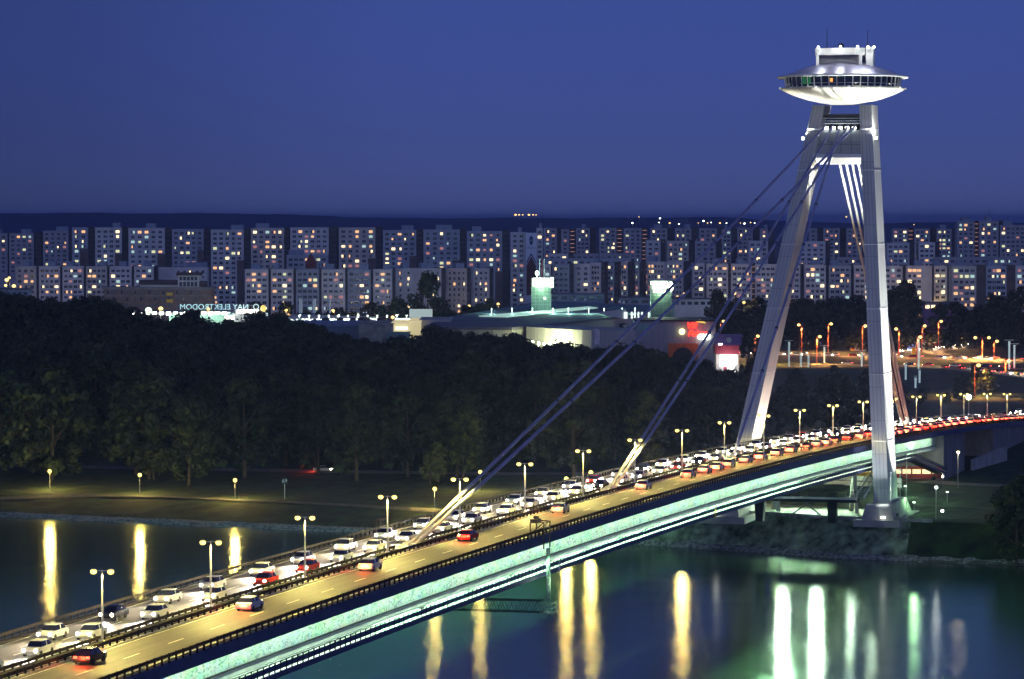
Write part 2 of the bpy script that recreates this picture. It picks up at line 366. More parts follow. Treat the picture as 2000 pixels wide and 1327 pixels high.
def ground():
    mb = MB(); rr = random.Random(3)
    xs = lin(-700, -200, 10)[:-1] + lin(-200, -20, 60)[:-1] + lin(-20, 130, 100)[:-1] + lin(130, 700, 20)
    offs = [-30, 0, .8, 1.6, 3.4, 5.4, 7.25, 7.7, 9.5, 13, 17, 21, 28, 36, 60, 90, 130, 200, 400, 800, 1600, 3200]
    idx = []
    for x in xs:
        col = []
        for o in offs:
            X = x + o * 0.26 * (0 if o > 400 else 1); Y = wl(x) + o * 0.966 + (0 if o < 0 else 0)
            if o > 400: X = x * (1 + o / 500) + o * .2
            z = gz(X, Y)
            if 0 <= o <= 5.4: z += rr.uniform(-.25, .35) * (1 if o < 3 else .3)
            if 9 < o < 120: z += rr.uniform(-.12, .12)
            col.append(len(mb.v)); mb.v.append((X, Y, z))
        idx.append(col)
    for i in range(len(xs) - 1):
        for j in range(len(offs) - 1):
            a, b, c, d = idx[i][j], idx[i + 1][j], idx[i + 1][j + 1], idx[i][j + 1]
            mb.f.append((a, b, c, d)); x = xs[i]; o = offs[j]
            stone = 24 < x < 76 and 1.5 <= o < 7.6
            m = 1 if o < 1.6 else (2 if stone else (3 if (o > 700) else 0))
            if x < 24 and o < 3: m = 1
            mb.mi.append(m)
            mb.uv.append([(x, o), (xs[i + 1], o), (xs[i + 1], offs[j + 1]), (x, offs[j + 1])])
    tag(mb.build('ground', ['grass', 'riprap', 'mossy_stone', 'earth']), kind='structure')
    mb = MB(); mb.face([(-26000, 3000, 5.6), (26000, 3000, 5.6), (26000, 40000, 5.6), (-26000, 40000, 5.6)])
    tag(mb.build('plain', 'earth'), kind='structure')
    w = MB(); w.face([(-900, -400, 0), (900, -400, 0), (900, 900, 0), (-900, 1200, 0)]); tag(w.build('river_water', 'water'), kind='structure')
    # hills on the horizon
    mb = MB(); rr = random.Random(11); xs = lin(-2600, 2600, 200); rows = []
    ph = [rr.uniform(0, 6.28) for _ in range(8)]
    for j, (Y, k) in enumerate([(8200, 0), (8800, .55), (9500, 1), (10400, .6), (11400, 0)]):
        row = []
        for x in xs:
            px = 1000 + FPX * x / 9500
            top = 417 + 9 * sm(300, 1000, px) + 8 * sm(1350, 1650, px)
            top += sum(math.sin(px / q + ph[i]) * a for i, (q, a) in enumerate([(160, 1.3), (70, .9), (33, .6), (14, .35), (6, .25)]))
            h = H + (430 - top) * 9500 / FPX - 6
            row.append(len(mb.v)); mb.v.append((x * (Y / 9500), Y, 5.5 + max(0, h) * k))
        rows.append(row)
    for a, b in zip(rows, rows[1:]):
        for i in range(len(xs) - 1): mb.f.append((a[i], a[i + 1], b[i + 1], b[i])); mb.uv.append(None); mb.mi.append(0)
    tag(mb.build('hills', 'hill', smooth=True), kind='structure')
ground()
def road(pts, width, name='road', m='asphalt_dark', dz=0.06, cols=3):
    """a draped strip through ground points"""
    P = [Vector((p[0], p[1], 0)) for p in pts]; Q = []
    for i in range(len(P) - 1):
        n = max(2, int((P[i + 1] - P[i]).length / 12)); p0 = P[max(0, i - 1)]; p3 = P[min(len(P) - 1, i + 2)]
        for k in range(n):
            t = k / n; a, b = P[i], P[i + 1]
            Q.append(0.5 * ((2 * a) + (b - p0) * t + (2 * p0 - 5 * a + 4 * b - p3) * t * t + (3 * a - 3 * b + p3 - p0) * t ** 3))
    Q.append(P[-1]); mb = MB(); prev = None
    for i, q in enumerate(Q):
        t = (Q[min(i + 1, len(Q) - 1)] - Q[max(0, i - 1)]).normalized(); n = Vector((-t.y, t.x, 0)); row = []
        for k in range(cols + 1):
            p = q + n * width * (k / cols - .5); row.append(len(mb.v)); mb.v.append((p.x, p.y, gz(p.x, p.y) + dz + .12))
        if prev:
            for k in range(cols): mb.f.append((prev[k + 1], prev[k], row[k], row[k + 1])); mb.uv.append(None); mb.mi.append(0)
        prev = row
    tag(mb.build(name, m), kind='structure'); return Q
g6 = lambda px, py, z=6.0: tuple(atz(px, py, z))[:2]
ROAD_A = road([g6(1380, 692), g6(1560, 696), g6(1700, 698), g6(1850, 702), g6(2010, 706), g6(2150, 709)], 17)
ROAD_B = road([g6(1560, 712), g6(1620, 713), g6(1800, 717), g6(2020, 722), g6(2150, 724)], 13, dz=.07)
ROAD_C = road([g6(1700, 692), g6(1755, 690), g6(1830, 684), g6(1900, 675), g6(1970, 668), g6(2080, 660)], 13, dz=.08)
ROAD_E = road([g6(1895, 674), g6(1850, 681), g6(1826, 689), g6(1845, 696), g6(1900, 702)], 9, dz=.09)
ROAD_D = road([g6(1790, 717), g6(1845, 721), g6(1900, 725), g6(1960, 732), g6(2040, 742), g6(2120, 756)], 10, dz=.09)
ROAD_P = road([g6(-80, 908, 5.5), g6(130, 912, 5.5), g6(450, 919, 5.5), g6(750, 925, 5.5), g6(1000, 929, 5.5), g6(1200, 932, 5.5), g6(1400, 935, 5.5), g6(1600, 934, 6), g6(1740, 937, 6), g6(1850, 946, 6), g6(2000, 952, 6), g6(2100, 956, 6)], 9, dz=.05)
PATH_1 = road([g6(-60, 960, 4.4), g6(150, 963, 4.4), g6(300, 967, 4.4), g6(500, 975, 4.4), g6(700, 984, 4.4), g6(900, 992, 4.6), g6(1150, 1000, 5.2)], 3, 'path', 'path')
PATH_2 = road([g6(1745, 985, 7.0), g6(1850, 990, 7.0), g6(2000, 994, 7.0), g6(2100, 997, 7.0)], 2.2, 'path', 'path')
PATH_3 = road([g6(1775, 1028, 6.9), g6(1850, 1032, 6.7), g6(2000, 1042, 6.2), g6(2120, 1052, 6)], 1.6, 'path', 'path')

def paving():
    mb = MB(); prev = None
    for x in lin(22, 66, 22):
        row = []
        for o in (8.6, 12, 17, 23, 30):
            X = x + o * .26; Y = wl(x) + o * .966; row.append(len(mb.v)); mb.v.append((X, Y, gz(X, Y) + .22))
        if prev:
            for k in range(4): mb.f.append((prev[k], row[k], row[k + 1], prev[k + 1])); mb.uv.append(None); mb.mi.append(0)
        prev = row
    tag(mb.build('quay_paving', 'quay_paving'), kind='structure')
paving()
# ================================================================== THE BRIDGE
def zf(s): return zd(s) if s <= 340 else zd(340) + (6.25 - zd(340)) * min(1, (s - 340) / 60)
def sbox(mb, s0, s1, w0, w1, z0, z1, f=zf, mi=0):
    a, b = f(s0), f(s1)
    return mb.prism([W(s0, w0, a + z0), W(s1, w0, b + z0), W(s1, w1, b + z0), W(s0, w1, a + z0)],
                    [W(s0, w0, a + z1), W(s1, w0, b + z1), W(s1, w1, b + z1), W(s0, w1, a + z1)], mi)
# area lights must lie with their long side along the bridge
_old_light = light
def light(kind, name, loc, col, power, parent=None, radius=0.3, target=None, spot=60, blend=0.5, size=None):
    o = _old_light(kind, name, loc, col, power, parent, radius, target, spot, blend, size)
    if kind == 'AREA' and name.startswith(('overhang', 'underside')):
        zax = -(Vector(target) - Vector(loc)).normalized(); xax = Vector((DX, DY, slope(0))); xax = (xax - zax * xax.dot(zax)).normalized(); yax = zax.cross(xax)
        o.rotation_euler = Matrix((xax, yax, zax)).transposed().to_euler()
    return o
def bridge():
    br = empty('road_bridge', W(0, MED, 0), 0, 'long steel road bridge crossing the river with floodlit painted side', 'bridge')
    inv = Matrix.Translation(-br.location)
    def B(mb, name, m):
        o = mb.build(name, m, br); o.matrix_parent_inverse = inv.copy(); return o
    SS = lin(-470, 400, 87); SG = lin(-470, 108, 58)
    B(MB().sweep(SS, [(0, -.03), (BW, -.03), (BW, -1.25), (BW - .25, -1.25), (BW - .25, -.9), (.25, -.9), (.25, -1.25), (0, -1.25)], zf), 'deck', 'navy_steel')
    for a, b in ((.9, 9.5), (12.0, 20.6)):
        B(MB().sweep(SS, [(a, -.02), (b, -.02), (b, .0), (a, .0)], zf), 'roadway', 'asphalt')
    for w in (.35, 20.65):
        B(MB().sweep(SS, [(w, -.02), (w + .5, -.02), (w + .5, .2), (w, .2)], zf), 'kerb', 'kerb' if w < 1 else 'rail_steel')
    B(MB().sweep(SS, [(9.5, -.02), (12, -.02), (12, .14), (9.5, .14)], zf), 'median', 'kerb')
    B(MB().sweep(SS, [(10.35, .14), (11.15, .14), (11.15, .42), (10.35, .42)], zf), 'cable_duct', 'rail_steel')
    lines = MB()
    s = -460
    while s < 330:
        for w in (5.15, 16.2): sbox(lines, s, s + 4.2, w, w + .16, .002, .012)
        s += 12
    for a, b in ((1.05, 1.2), (9.15, 9.3), (12.2, 12.35), (20.3, 20.45)): lines.sweep(SS, [(a, .004), (b, .004), (b, .012), (a, .012)], zf)
    B(lines, 'lane_marking', 'paint_white')
    for w, h in ((.12, .85), (9.72, .72), (11.78, .72), (21.38, .9)):
        r = MB(); r.sweep(SS, [(w - .07, h - .30), (w + .07, h - .30), (w + .07, h), (w - .07, h)], zf)
        r.sweep(SS, [(w - .03, .22), (w + .03, .22), (w + .03, .30), (w - .03, .30)], zf)
        s = -468
        while s < 400: sbox(r, s, s + .16, w - .09, w + .09, -.02, h + .04); s += 1.9
        B(r, 'guard_rail', 'rail_steel')
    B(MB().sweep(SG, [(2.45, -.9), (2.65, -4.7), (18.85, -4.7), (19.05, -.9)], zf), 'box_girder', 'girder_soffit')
    for sg, w0, w1 in ((1, 2.38, 2.44), (-1, 19.06, 19.12)):
        B(MB().sweep(SG, [(w0, -1.0), (w1, -1.0), (w1 + .08 * sg, -3.62), (w0 + .08 * sg, -3.62)], zf), 'painted_web', 'graffiti')
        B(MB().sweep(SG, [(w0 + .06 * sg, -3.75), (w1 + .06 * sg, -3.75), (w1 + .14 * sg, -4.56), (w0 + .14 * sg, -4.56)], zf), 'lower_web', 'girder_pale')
        B(MB().sweep(SG, [(w0 - .2 * sg, -3.64), (w1, -3.64), (w1, -3.74), (w0 - .2 * sg, -3.74)] if sg == 1 else [(w0, -3.64), (w1 + .2, -3.64), (w1 + .2, -3.74), (w0, -3.74)], zf), 'pipe_ledge', 'dark_steel')
    # walkways hung from both sides of the box girder, the near one ramps down past the pylon
    def zw(s): return zd(s) - 4.62 if s < 56 else (zd(56) - 4.62) + (8.0 - (zd(56) - 4.62)) * min(1, (s - 56) / 50)
    SW = lin(-470, 56, 53) + lin(56, 106, 8)[1:]
    for sg in (1, -1):
        X = (lambda w: w) if sg == 1 else (lambda w: BW - w)
        ss = SW if sg == 1 else SG
        B(MB().sweep(ss, [(X(-.42), 0), (X(2.5), 0), (X(2.5), -.16), (X(-.42), -.16)], zw), 'walkway', 'girder_pale')
        fb = MB().sweep(ss, [(X(-.52), -.05), (X(-.44), -.05), (X(-.44), -.62), (X(-.52), -.62)], zw)
        fb.sweep(ss, [(X(-.50), .24), (X(-.46), .24), (X(-.46), .80), (X(-.50), .80)], zw)
        fb.sweep(ss, [(X(-.2), -.2), (X(2.3), -.2), (X(2.0), -.55), (X(.1), -.55)], zw)
        B(fb, 'walkway_fascia', 'navy_steel')
        r = MB().sweep(ss, [(X(-.53), .98), (X(-.44), .98), (X(-.44), 1.06), (X(-.53), 1.06)], zw)
        s = ss[0]
        while s < ss[-1] - .3: sbox(r, s, s + .14, X(-.54), X(-.44), -.05, 1.0, zw); s += 1.8
        B(r, 'walkway_railing', 'dark_steel')
        q = MB(); s = ss[0] + .2  # glowing dashes stand in for the lit floor seen between the posts
        while s < 50: sbox(q, s, s + 1.32, X(-.50), X(-.46), .05, .14, zw); s += 1.8
        B(q, 'walkway_floor_glow', 'strip_white')
    # abutment and land spans behind the anchorage
    ab = MB()
    ab.prism([W(108, .6, 5), W(143, .6, 5), W(143, 20.9, 5), W(108, 20.9, 5)], [W(108, .6, zd(108) - 1.27), W(143, .6, zd(143) - 1.27), W(143, 20.9, zd(143) - 1.27), W(108, 20.9, zd(108) - 1.27)])
    B(ab, 'abutment', 'concrete_dark')
    B(MB().prism([W(196, .6, 5), W(330, .6, 5), W(330, 20.9, 5), W(196, 20.9, 5)], [W(196, .6, zd(196) - 1.27), W(330, .6, zd(330) - 1.27), W(330, 20.9, zd(330) - 1.27), W(196, 20.9, zd(196) - 1.27)]), 'approach_wall', 'concrete_dark')
    B(MB().prism([W(143, -1.5, 5), W(180, -5, 5), W(180, -4.4, 5), W(143, -.9, 5)], [W(143, -1.5, 8.6), W(180, -5, 9.8), W(180, -4.4, 9.8), W(143, -.9, 8.6)]), 'wing_wall', 'concrete')
    # strip floodlights under both overhangs, washing the girder sides
    s = -465
    while s < 104:
        z = zd(s) - 1.32
        light('AREA', 'overhang_strip_light', W(s, .5, z), GRN, 400, br, target=W(s, 2.7, z - 3.3), size=(9.0, .12)).matrix_parent_inverse = inv.copy()
        s += 10
    s = -460
    while s < 100:
        z = zd(s) - 1.32
        light('AREA', 'overhang_strip_light', W(s, BW - .5, z), GRN, 1000, br, target=W(s, BW - 2.9, z - 2.9), size=(18.0, .12)).matrix_parent_inverse = inv.copy()
        s += 20
    for q0, q1, stp, w, pw, wt in ((-460, -70, 20, BW + .28, 4600, BW + 22), (-330, -80, 20, -.28, 1500, -22)):  # extra outward lamps added to cast green light over the river
        s = q0
        while s < q1:
            z = zd(s) - 3.3; k = 1.2 + (1.2 if w > 5 else .8) * sm(-230, -60, s)
            light('AREA', 'overhang_river_fill_light', W(s, w, z), (.42, 1, .5), pw * k * 2.4, br, target=W(s, wt, 0), size=(18.0, .1)).matrix_parent_inverse = inv.copy(); s += stp
    sm_ = MB(); s = 1e9
    while s < 106: sbox(sm_, s, s + .09, 2.355, 2.375, -3.6, -1.1); sbox(sm_, s, s + .09, BW - 2.375, BW - 2.355, -3.6, -1.1); s += 6.1
    # lamps slung beneath the girder over the quay
    for w in (3.6, 11, 18.0):
        f = MB(); sbox(f, -1.5, 1.5, w - .35, w + .35, -4.98, -4.72); B(f, 'underside_lamp', 'lamp_green')
        light('AREA', 'underside_light', W(0, w, zd(0) - 5.05), GRN, 8500, br, target=W(-18, w, 0), size=(3, .7)).matrix_parent_inverse = inv.copy()
    for (q, w, p) in ((40, 6, 2600), (75, 8, 1800), (98, 3, 900), (70, 1.0, 500)):
        light('POINT', 'underside_light', W(q, w, zd(q) - 5.2 if w > 2 else zd(q) - 2.2), GRN, p, br, .5).matrix_parent_inverse = inv.copy()
    return br
BR = bridge()

# ------------------------------------------------------------------ pylon
Z0, Z1 = 8.2, 90.0
def uu(z): return (z - Z0) / (Z1 - Z0)
def leg_s(z): return -14.4 + 42.1 * uu(z)
def leg_w(z, side): return MED + side * (15.4 - 10.49 * uu(z))
def leg_hw(z): return 1.5 - .2 * uu(z)
def leg_d(z): return 11.3 - 3.4 * uu(z)
def quadring(z, side):
    s, w, h, d = leg_s(z), leg_w(z, side), leg_hw(z), leg_d(z)
    return [W(s, w - h, z), W(s, w + h, z), W(s + d, w + h, z), W(s + d, w - h, z)]
def pylon():
    py = empty('bridge_pylon', W(0, MED, 7), 0, 'tall leaning white A shaped bridge pylon lit by floodlights', 'pylon')
    inv = Matrix.Translation(-py.location)
    def B(mb, name, m, par=None):
        o = mb.build(name, m, par or py)
        if par is None: o.matrix_parent_inverse = inv.copy()
        return o
    for side in (-1, 1):
        mb = MB(); zs = lin(Z0, Z1, 12)
        for a, b in zip(zs, zs[1:]):
            p, q = quadring(a, side), quadring(b, side)
            for k in range(4):
                l = (k + 1) % 4; wd = (p[l] - p[k]).length
                mb.face([p[k], p[l], q[l], q[k]], [(0, a), (wd, a), (wd, b), (0, b)], 0 if k in (0, 2) else 1)
        mb.face(quadring(Z1, side)); mb.face(list(reversed(quadring(Z0, side))))
        B(mb, 'leg', ['leg_cladding', 'leg_side'])
        # joint collars
        for z in (22, 35, 48, 61, 76.3, 84.9):
            s, w, h, d = leg_s(z), leg_w(z, side), leg_hw(z) + .05, leg_d(z)
            c = MB(); c.box(W(s + d / 2 - .02, w, z), (d + .12, 2 * h, .14), (Vector((DX, DY, 0)), Vector((-DY, DX, 0)), Vector((0, 0, 1))))
            B(c, 'joint_collar', 'white_metal')
        # battered concrete foot
        w0 = leg_w(Z0, side)
        f = MB(); f.prism([W(-20, w0 - 3.4, 6.6), W(-20, w0 + 3.4, 6.6), W(4, w0 + 3.4, 6.6), W(4, w0 - 3.4, 6.6)], [W(-18.5, w0 - 2.4, 10.3), W(-18.5, w0 + 2.4, 10.3), W(2, w0 + 2.4, 10.3), W(2, w0 - 2.4, 10.3)])
        B(f, 'plinth', 'concrete')
        f = MB(); f.prism([W(-21.2, w0 - 4.6, 6.0), W(-21.2, w0 + 4.6, 6.0), W(5, w0 + 4.6, 6.0), W(5, w0 - 4.6, 6.0)], [W(-21.2, w0 - 4.6, 7.35), W(-21.2, w0 + 4.6, 7.35), W(5, w0 + 4.6, 7.35), W(5, w0 - 4.6, 7.35)])
        B(f, 'footing', 'concrete')
    # cross head between the legs
    def ring(z, ds, dd, inset=0):
        s = leg_s(z) + ds; a = leg_w(z, -1) + leg_hw(z) - .1 + inset; b = leg_w(z, 1) - leg_hw(z) + .1 - inset
        return [W(s, a, z), W(s, b, z), W(s + dd, b, z), W(s + dd, a, z)]
    mb = MB()
    for a, b in ((79.8, 82.2), (82.3, 84.7)):
        p, q = ring(a, .8, 6.2), ring(b, .8, 6.2); wd = (p[1] - p[0]).length
        for k in range(4): l = (k + 1) % 4; mb.face([p[k], p[l], q[l], q[k]], [(0, a), (wd, a), (wd, b), (0, b)])
        mb.face(q); mb.face(list(reversed(p)))
    B(mb, 'crossbeam', 'panel_cladding')
    mb = MB(); mb.prism(ring(78.9, -.1, 7.4), ring(79.7, -.1, 7.4)); mb.prism([p + Vector((0, 0, 0)) for p in ring(77.6, 1.4, 4.4, 1.0)], ring(78.9, .5, 6.4, .3))
    B(mb, 'crossbeam_soffit', 'white_metal')
    mb = MB(); mb.prism(ring(87.5, .6, 6.4), ring(88.1, .6, 6.4)); mb.prism(ring(84.8, 5.5, .5), ring(87.5, 5.5, .5)); B(mb, 'saddle_chamber', 'dark_steel')
    for k in range(5):
        w = MED + (2 - k) * 1.38 * 1.05
        m = MB(); a = W(leg_s(85) + .2, w - .35, 84.9); b = W(leg_s(85) + .2, w + .35, 84.9)
        c = W(leg_s(86) + 2.4, w, 86.1); m.tube(c - Vector((-DY, DX, 0)) * .45, c + Vector((-DY, DX, 0)) * .45, 1.0, 16)
        m.bar(c + Vector((0, 0, .6)), W(leg_s(87) + 4.8, w, 87.3), .6, .9); B(m, 'cable_saddle', 'dark_steel')
        m = MB(); m.box(W(leg_s(85) + .5, w, 85.15), (.5, .75, .5), (Vector((DX, DY, 0)), Vector((-DY, DX, 0)), Vector((0, 0, 1))))
        B(m, 'floodlight', 'lamp_white')
    mb = MB()
    for k in range(3): z = 86.1 + k * .55; mb.bar(W(leg_s(z) + .5 + k * .3, MED - 4, z), W(leg_s(z) + .5 + k * .3, MED + 4, z), .12, .18)
    B(mb, 'louvre', 'white_metal')
    # floodlights clamped on the legs and on the quay
    ax = (Vector((DX, DY, 0)), Vector((-DY, DX, 0)), Vector((0, 0, 1)))
    for side in (-1, 1):
        z = 83.0; p = W(leg_s(z) + .4, leg_w(z, side) + side * (leg_hw(z) + .55), z)
        m = MB(); m.box(p, (.4, .45, .6), ax); B(m, 'floodlight', 'lamp_white')
        light('SPOT', 'flood', p + Vector((0, 0, .6)), WHT, 9000, py, .4, W(30, MED + side * 6, 93), 130, .4).matrix_parent_inverse = inv.copy()
        z = 81; p = W(leg_s(z) + leg_d(z) + .7, leg_w(z, side), z); m = MB(); m.box(p, (.5, .6, .8), ax); B(m, 'floodlight', 'lamp_white')
        light('SPOT', 'flood', p + Vector((0, 0, .6)), WHT, 8500, py, .4, W(36, MED + side * 3, 93), 130, .4).matrix_parent_inverse = inv.copy()
        # uplights
        w0 = leg_w(Z0, side)
        p = W(-20.3, w0 + 1.2 * side, 7.9); m = MB(); m.box(p, (.3, .8, .35), ax); B(m, 'floodlight', 'lamp_white')
        light('SPOT', 'flood', W(-22.5, w0 + 1.5 * side, 8.0), (1, .96, .86) if side > 0 else (.92, .97, 1), 6500 if side > 0 else 26000, py, .4, W(leg_s(60), leg_w(60, side), 60), 60, .7).matrix_parent_inverse = inv.copy()
        z = 73.5; p = W(leg_s(z) + 3, leg_w(z, side) - side * (leg_hw(z) + .3), z); m = MB(); m.box(p, (.4, .4, .4), ax); B(m, 'floodlight', 'lamp_white')  # inner-face fittings added to throw light on the crossbeam soffit
        light('SPOT', 'flood', p + Vector((0, 0, .5)), WHT, 6000, py, .3, W(leg_s(79) + 3, MED, 79), 140, .3).matrix_parent_inverse = inv.copy()
    p = W(-3, -15, 8.0); m = MB(); m.box(p, (.4, .5, .4), ax); B(m, 'floodlight', 'lamp_white')
    for zt_, pw in ((24, 60000), (44, 150000), (62, 260000), (82, 300000)):
        light('SPOT', 'flood', W(-3, -15, 8.6), (.97, 1, .95), pw, py, .4, W(leg_s(zt_) + 5, leg_w(zt_, -1), zt_), 36, .8).matrix_parent_inverse = inv.copy()
    return py
PY = pylon()

def saucer():
    c = W(28.6, MED, 0); r = empty('saucer_restaurant', (c.x, c.y, 90), BROT, 'flying saucer shaped restaurant with ring of windows on top of the pylon', 'restaurant')
    def B(mb, name, m, sm_=False, par=None): return mb.build(name, m, par or r, sm_)
    Z = lambda z: z - 90
    B(MB().lathe((0, 0, 0), [(0, Z(90.0)), (2.6, Z(90.05)), (5.2, Z(90.5)), (8, Z(91.2)), (10.6, Z(92.1)), (12.5, Z(92.95)), (12.9, Z(93.25)), (12.9, Z(93.5)), (12.2, Z(93.65)), (11.8, Z(93.6))], 64, 0, 76), 'bowl', 'bowl_cladding', True)
    B(MB().lathe((0, 0, 0), [(11.75, Z(93.55)), (12.0, Z(95.75))], 64), 'window_band', 'glass_dark', True)
    B(MB().lathe((0, 0, 0), [(11.9, Z(95.7)), (13.6, Z(95.55)), (13.75, Z(95.75)), (13.6, Z(95.98)), (12.6, Z(96.1))], 64), 'eaves', 'white_metal', True)
    B(MB().lathe((0, 0, 0), [(12.6, Z(96.12)), (10.5, Z(96.75)), (8, Z(97.7)), (5.5, Z(98.5)), (3, Z(99.05)), (0, Z(99.3))], 64, 0, 76), 'dome', 'dome_cladding', True)
    for k in range(46):
        a = 2 * math.pi * (k + .5) / 46; d = Vector((math.cos(a), math.sin(a), 0)); m = MB(); m.bar(d * 11.86 + Vector((0, 0, Z(93.5))), d * 12.12 + Vector((0, 0, Z(95.75))), .16, .2); B(m, 'mullion', 'white_metal')
    B(MB().lathe((0, 0, 0), [(11.82, Z(94.2)), (11.95, Z(94.2)), (11.95, Z(94.27)), (11.82, Z(94.27))], 64), 'window_rail', 'white_metal')
    for a0, m in ((186.5, 'interior_orange'), (162, 'glass_green'), (156, 'glass_green'), (148, 'window_dim'), (140, 'window_dim')):
        a = R(a0) - R(8); q = MB(); d = Vector((math.cos(a), math.sin(a), 0)); t = Vector((-d.y, d.x, 0))
        q.box(d * 12.0 + Vector((0, 0, Z(94.8))), (.08, .55 if m == 'interior_orange' else 1.1, .7 if m == 'interior_orange' else 1.5), (d, t, Vector((0, 0, 1)))); B(q, 'lit_pane', m)
    for k in range(12):
        a = R(15 + 30 * k); d = Vector((math.cos(a), math.sin(a), 0)); m = MB(); m.ball(d * 13.1 + Vector((0, 0, Z(93.45))), .26, 8, 5); B(m, 'rim_fitting', 'white_metal')
    # machine room and viewing terrace on the dome
    X, Y, ZZ = Vector((1, 0, 0)), Vector((0, 1, 0)), Vector((0, 0, 1))
    B(MB().box((0, .4, Z(99.4)), (8.2, 9.0, 2.2)), 'lift_room', 'concrete_dark')
    oc = [(-5.2, 3.9), (-5.2, -3.6), (-3.8, -5.2), (3.8, -5.2), (5.2, -3.8), (5.2, 3.8), (3.8, 5.2), (-3.8, 5.2)]
    B(MB().prism([(x, y, Z(100.25)) for x, y in oc], [(x, y, Z(101.7)) for x, y in oc]), 'parapet', 'white_metal')
    for (x, y) in ((-4.6, 4.5), (-4.6, -4.5), (4.4, 4.4), (4.4, -4.4)):
        m = MB(); m.box((x, y, Z(99.2)), (.55, .6, 2.3)); B(m, 'terrace_column', 'white_metal')
    B(MB().box((-2.2, -6.2, Z(99.7)), (2.4, 1.5, 4.4)), 'stair_shaft', 'white_metal')
    m = MB(); m.tube((-1, .2, Z(101.7)), (-1, .2, Z(102.2)), .12); m.ball((-1, .2, Z(102.35)), .62, 12, 8, .9); B(m, 'dish_antenna', 'black')
    for (x, y, h) in ((-2, 3.0, 4.2), (-1, -5.4, 4.0), (0, 1.6, .8), (0, -2.4, .9)):
        m = MB(); m.tube((x, y, Z(101.65)), (x, y, Z(101.7) + h), .09, 6, .05); B(m, 'antenna', 'black')
    for (x, y) in ((-5.0, 4.3), (-5.3, -.4), (-5.3, -4.0), (-3.6, -5.9), (-2.8, -7.0)):
        m = MB(); m.ball((x, y, Z(101.9)), .25, 10, 6); B(m, 'floodlight', 'lamp_white')
        light('SPOT', 'flood', (x - .5, y, Z(102.1)), WHT, 900, r, .25, (x * 1.9, y * 1.15, Z(96.5)), 110, .5)
    for y in (-5, 0, 5): light('POINT', 'flood', (-7.2, y, Z(101.6)), WHT, 260, r, .2)
    for k in range(4):
        a = R(110 + k * 47); light('POINT', 'eaves_light', (12.9 * math.cos(a), 12.9 * math.sin(a), Z(93.95)), (1, .95, .75), 25, r, .1)
    return r
SA = saucer()

# ------------------------------------------------------------------ stay cables
def w_of(px, s):                                  # transverse position seen at a pixel column, for a given station
    u = (px - 1000) / FPX; return (P0[0] + s * DX - u * (P0[1] + s * DY)) / (DY + u * DX)
def cable(top, bot, r, label, group, sleeve=0.0, clamps=True):
    e = empty('stay_cable', bot, 0, label, 'cable', group); a = Vector(bot); o = MB(); top = Vector(top)
    d = top - a; pts = [a + d * t + Vector((0, 0, -1.1 * 4 * t * (1 - t))) for t in lin(0, 1, 8)]
    for p, q in zip(pts, pts[1:]): o.tube(p - a, q - a, r, 8)
    o.build('cable_strand', 'cable' if sleeve >= 0 else 'white_metal', e)
    if sleeve > 0:
        m = MB(); m.tube((0, 0, 0), (pts[1] - a) * (sleeve / (pts[1] - a).length), r + .02, 10); m.build('anchor_sleeve', 'cable_sleeve', e)
    if clamps:
        for k in range(1, 6):
            p = pts[k + 1 if k < 7 else 7] - a; q = pts[k] - a; m = MB(); m.tube(p, p + (q - p).normalized() * .5, r + .09, 8); m.build('clamp', 'dark_steel', e)
def anch(s): return zd(s) + .35
ST = leg_s(85.5) + 1.3
cable(W(ST, w_of(1611, ST), 85.6), W(-287.7, MED + .35, anch(-287.7)), .235, 'longest stay cable, left strand of the outer pair', 'stay cables over the river', 26)
cable(W(ST, w_of(1670, ST), 85.6), W(-287.7, MED - .35, anch(-287.7)), .235, 'longest stay cable, right strand of the outer pair', 'stay cables over the river', 26)
cable(W(ST, w_of(1626, ST), 85.6), W(-179.9, MED + .35, anch(-179.9)), .235, 'middle stay cable, left strand of the inner pair', 'stay cables over the river', 22)
cable(W(ST, w_of(1655, ST), 85.6), W(-179.9, MED - .35, anch(-179.9)), .235, 'middle stay cable, right strand of the inner pair', 'stay cables over the river', 22)
cable(W(ST, w_of(1640, ST), 85.6), W(-86.5, MED, anch(-86.5)), .27, 'shortest stay cable crossing in front of the far pylon leg', 'stay cables over the river', 0)
SB = leg_s(78) + 4.5
for k, px in enumerate((1640, 1653, 1665, 1677)):
    cable(W(SB - 2, w_of(px, SB) , 79), W(117.4 - (k % 2) * .9, MED + .9 - k * .6, zd(117) + .4), .26, ['outermost', 'second', 'third', 'innermost'][k] + ' pale back stay cable running down behind the pylon to the road', 'back stay cables', -1, False)
for s in (-287.7, -179.9, -86.5, 117.4):
    e = empty('cable_anchor', W(s, MED, zd(s)), BROT, {-287.7: 'steel cable anchor block in median below the longest cables', -179.9: 'steel cable anchor block in median below the middle cables', -86.5: 'steel cable anchor block in median near the far pylon leg', 117.4: 'floodlit cable anchor block in median behind the pylon'}[s], 'cable anchor', 'cable anchors in the median')
    m = MB(); m.prism([(-4.5, -.5, .4), (2, -.5, .4), (2, .5, .4), (-4.5, .5, .4)], [(-2, -.4, .9), (1, -.4, 1.1), (1, .4, 1.1), (-2, .4, .9)]); m.build('housing', 'galvanised', e)
    for k in range(4): m = MB(); m.box((-4 + k * 1.6, .75 if k % 2 else -.75, .55), (.9, .5, .5)); m.build('bolt_box', 'white_metal', e)
    if s > 0:
        for y in (-1.1, 1.1):
            m = MB(); m.box((-1.5, y, .55), (.8, .7, .6)); m.build('floodlight', 'lamp_white', e)
            light('SPOT', 'flood', (-1.5, y, 1.1), (1, .97, .8), 9000, e, .3, (-12, y * .5, 12), 60, .5)

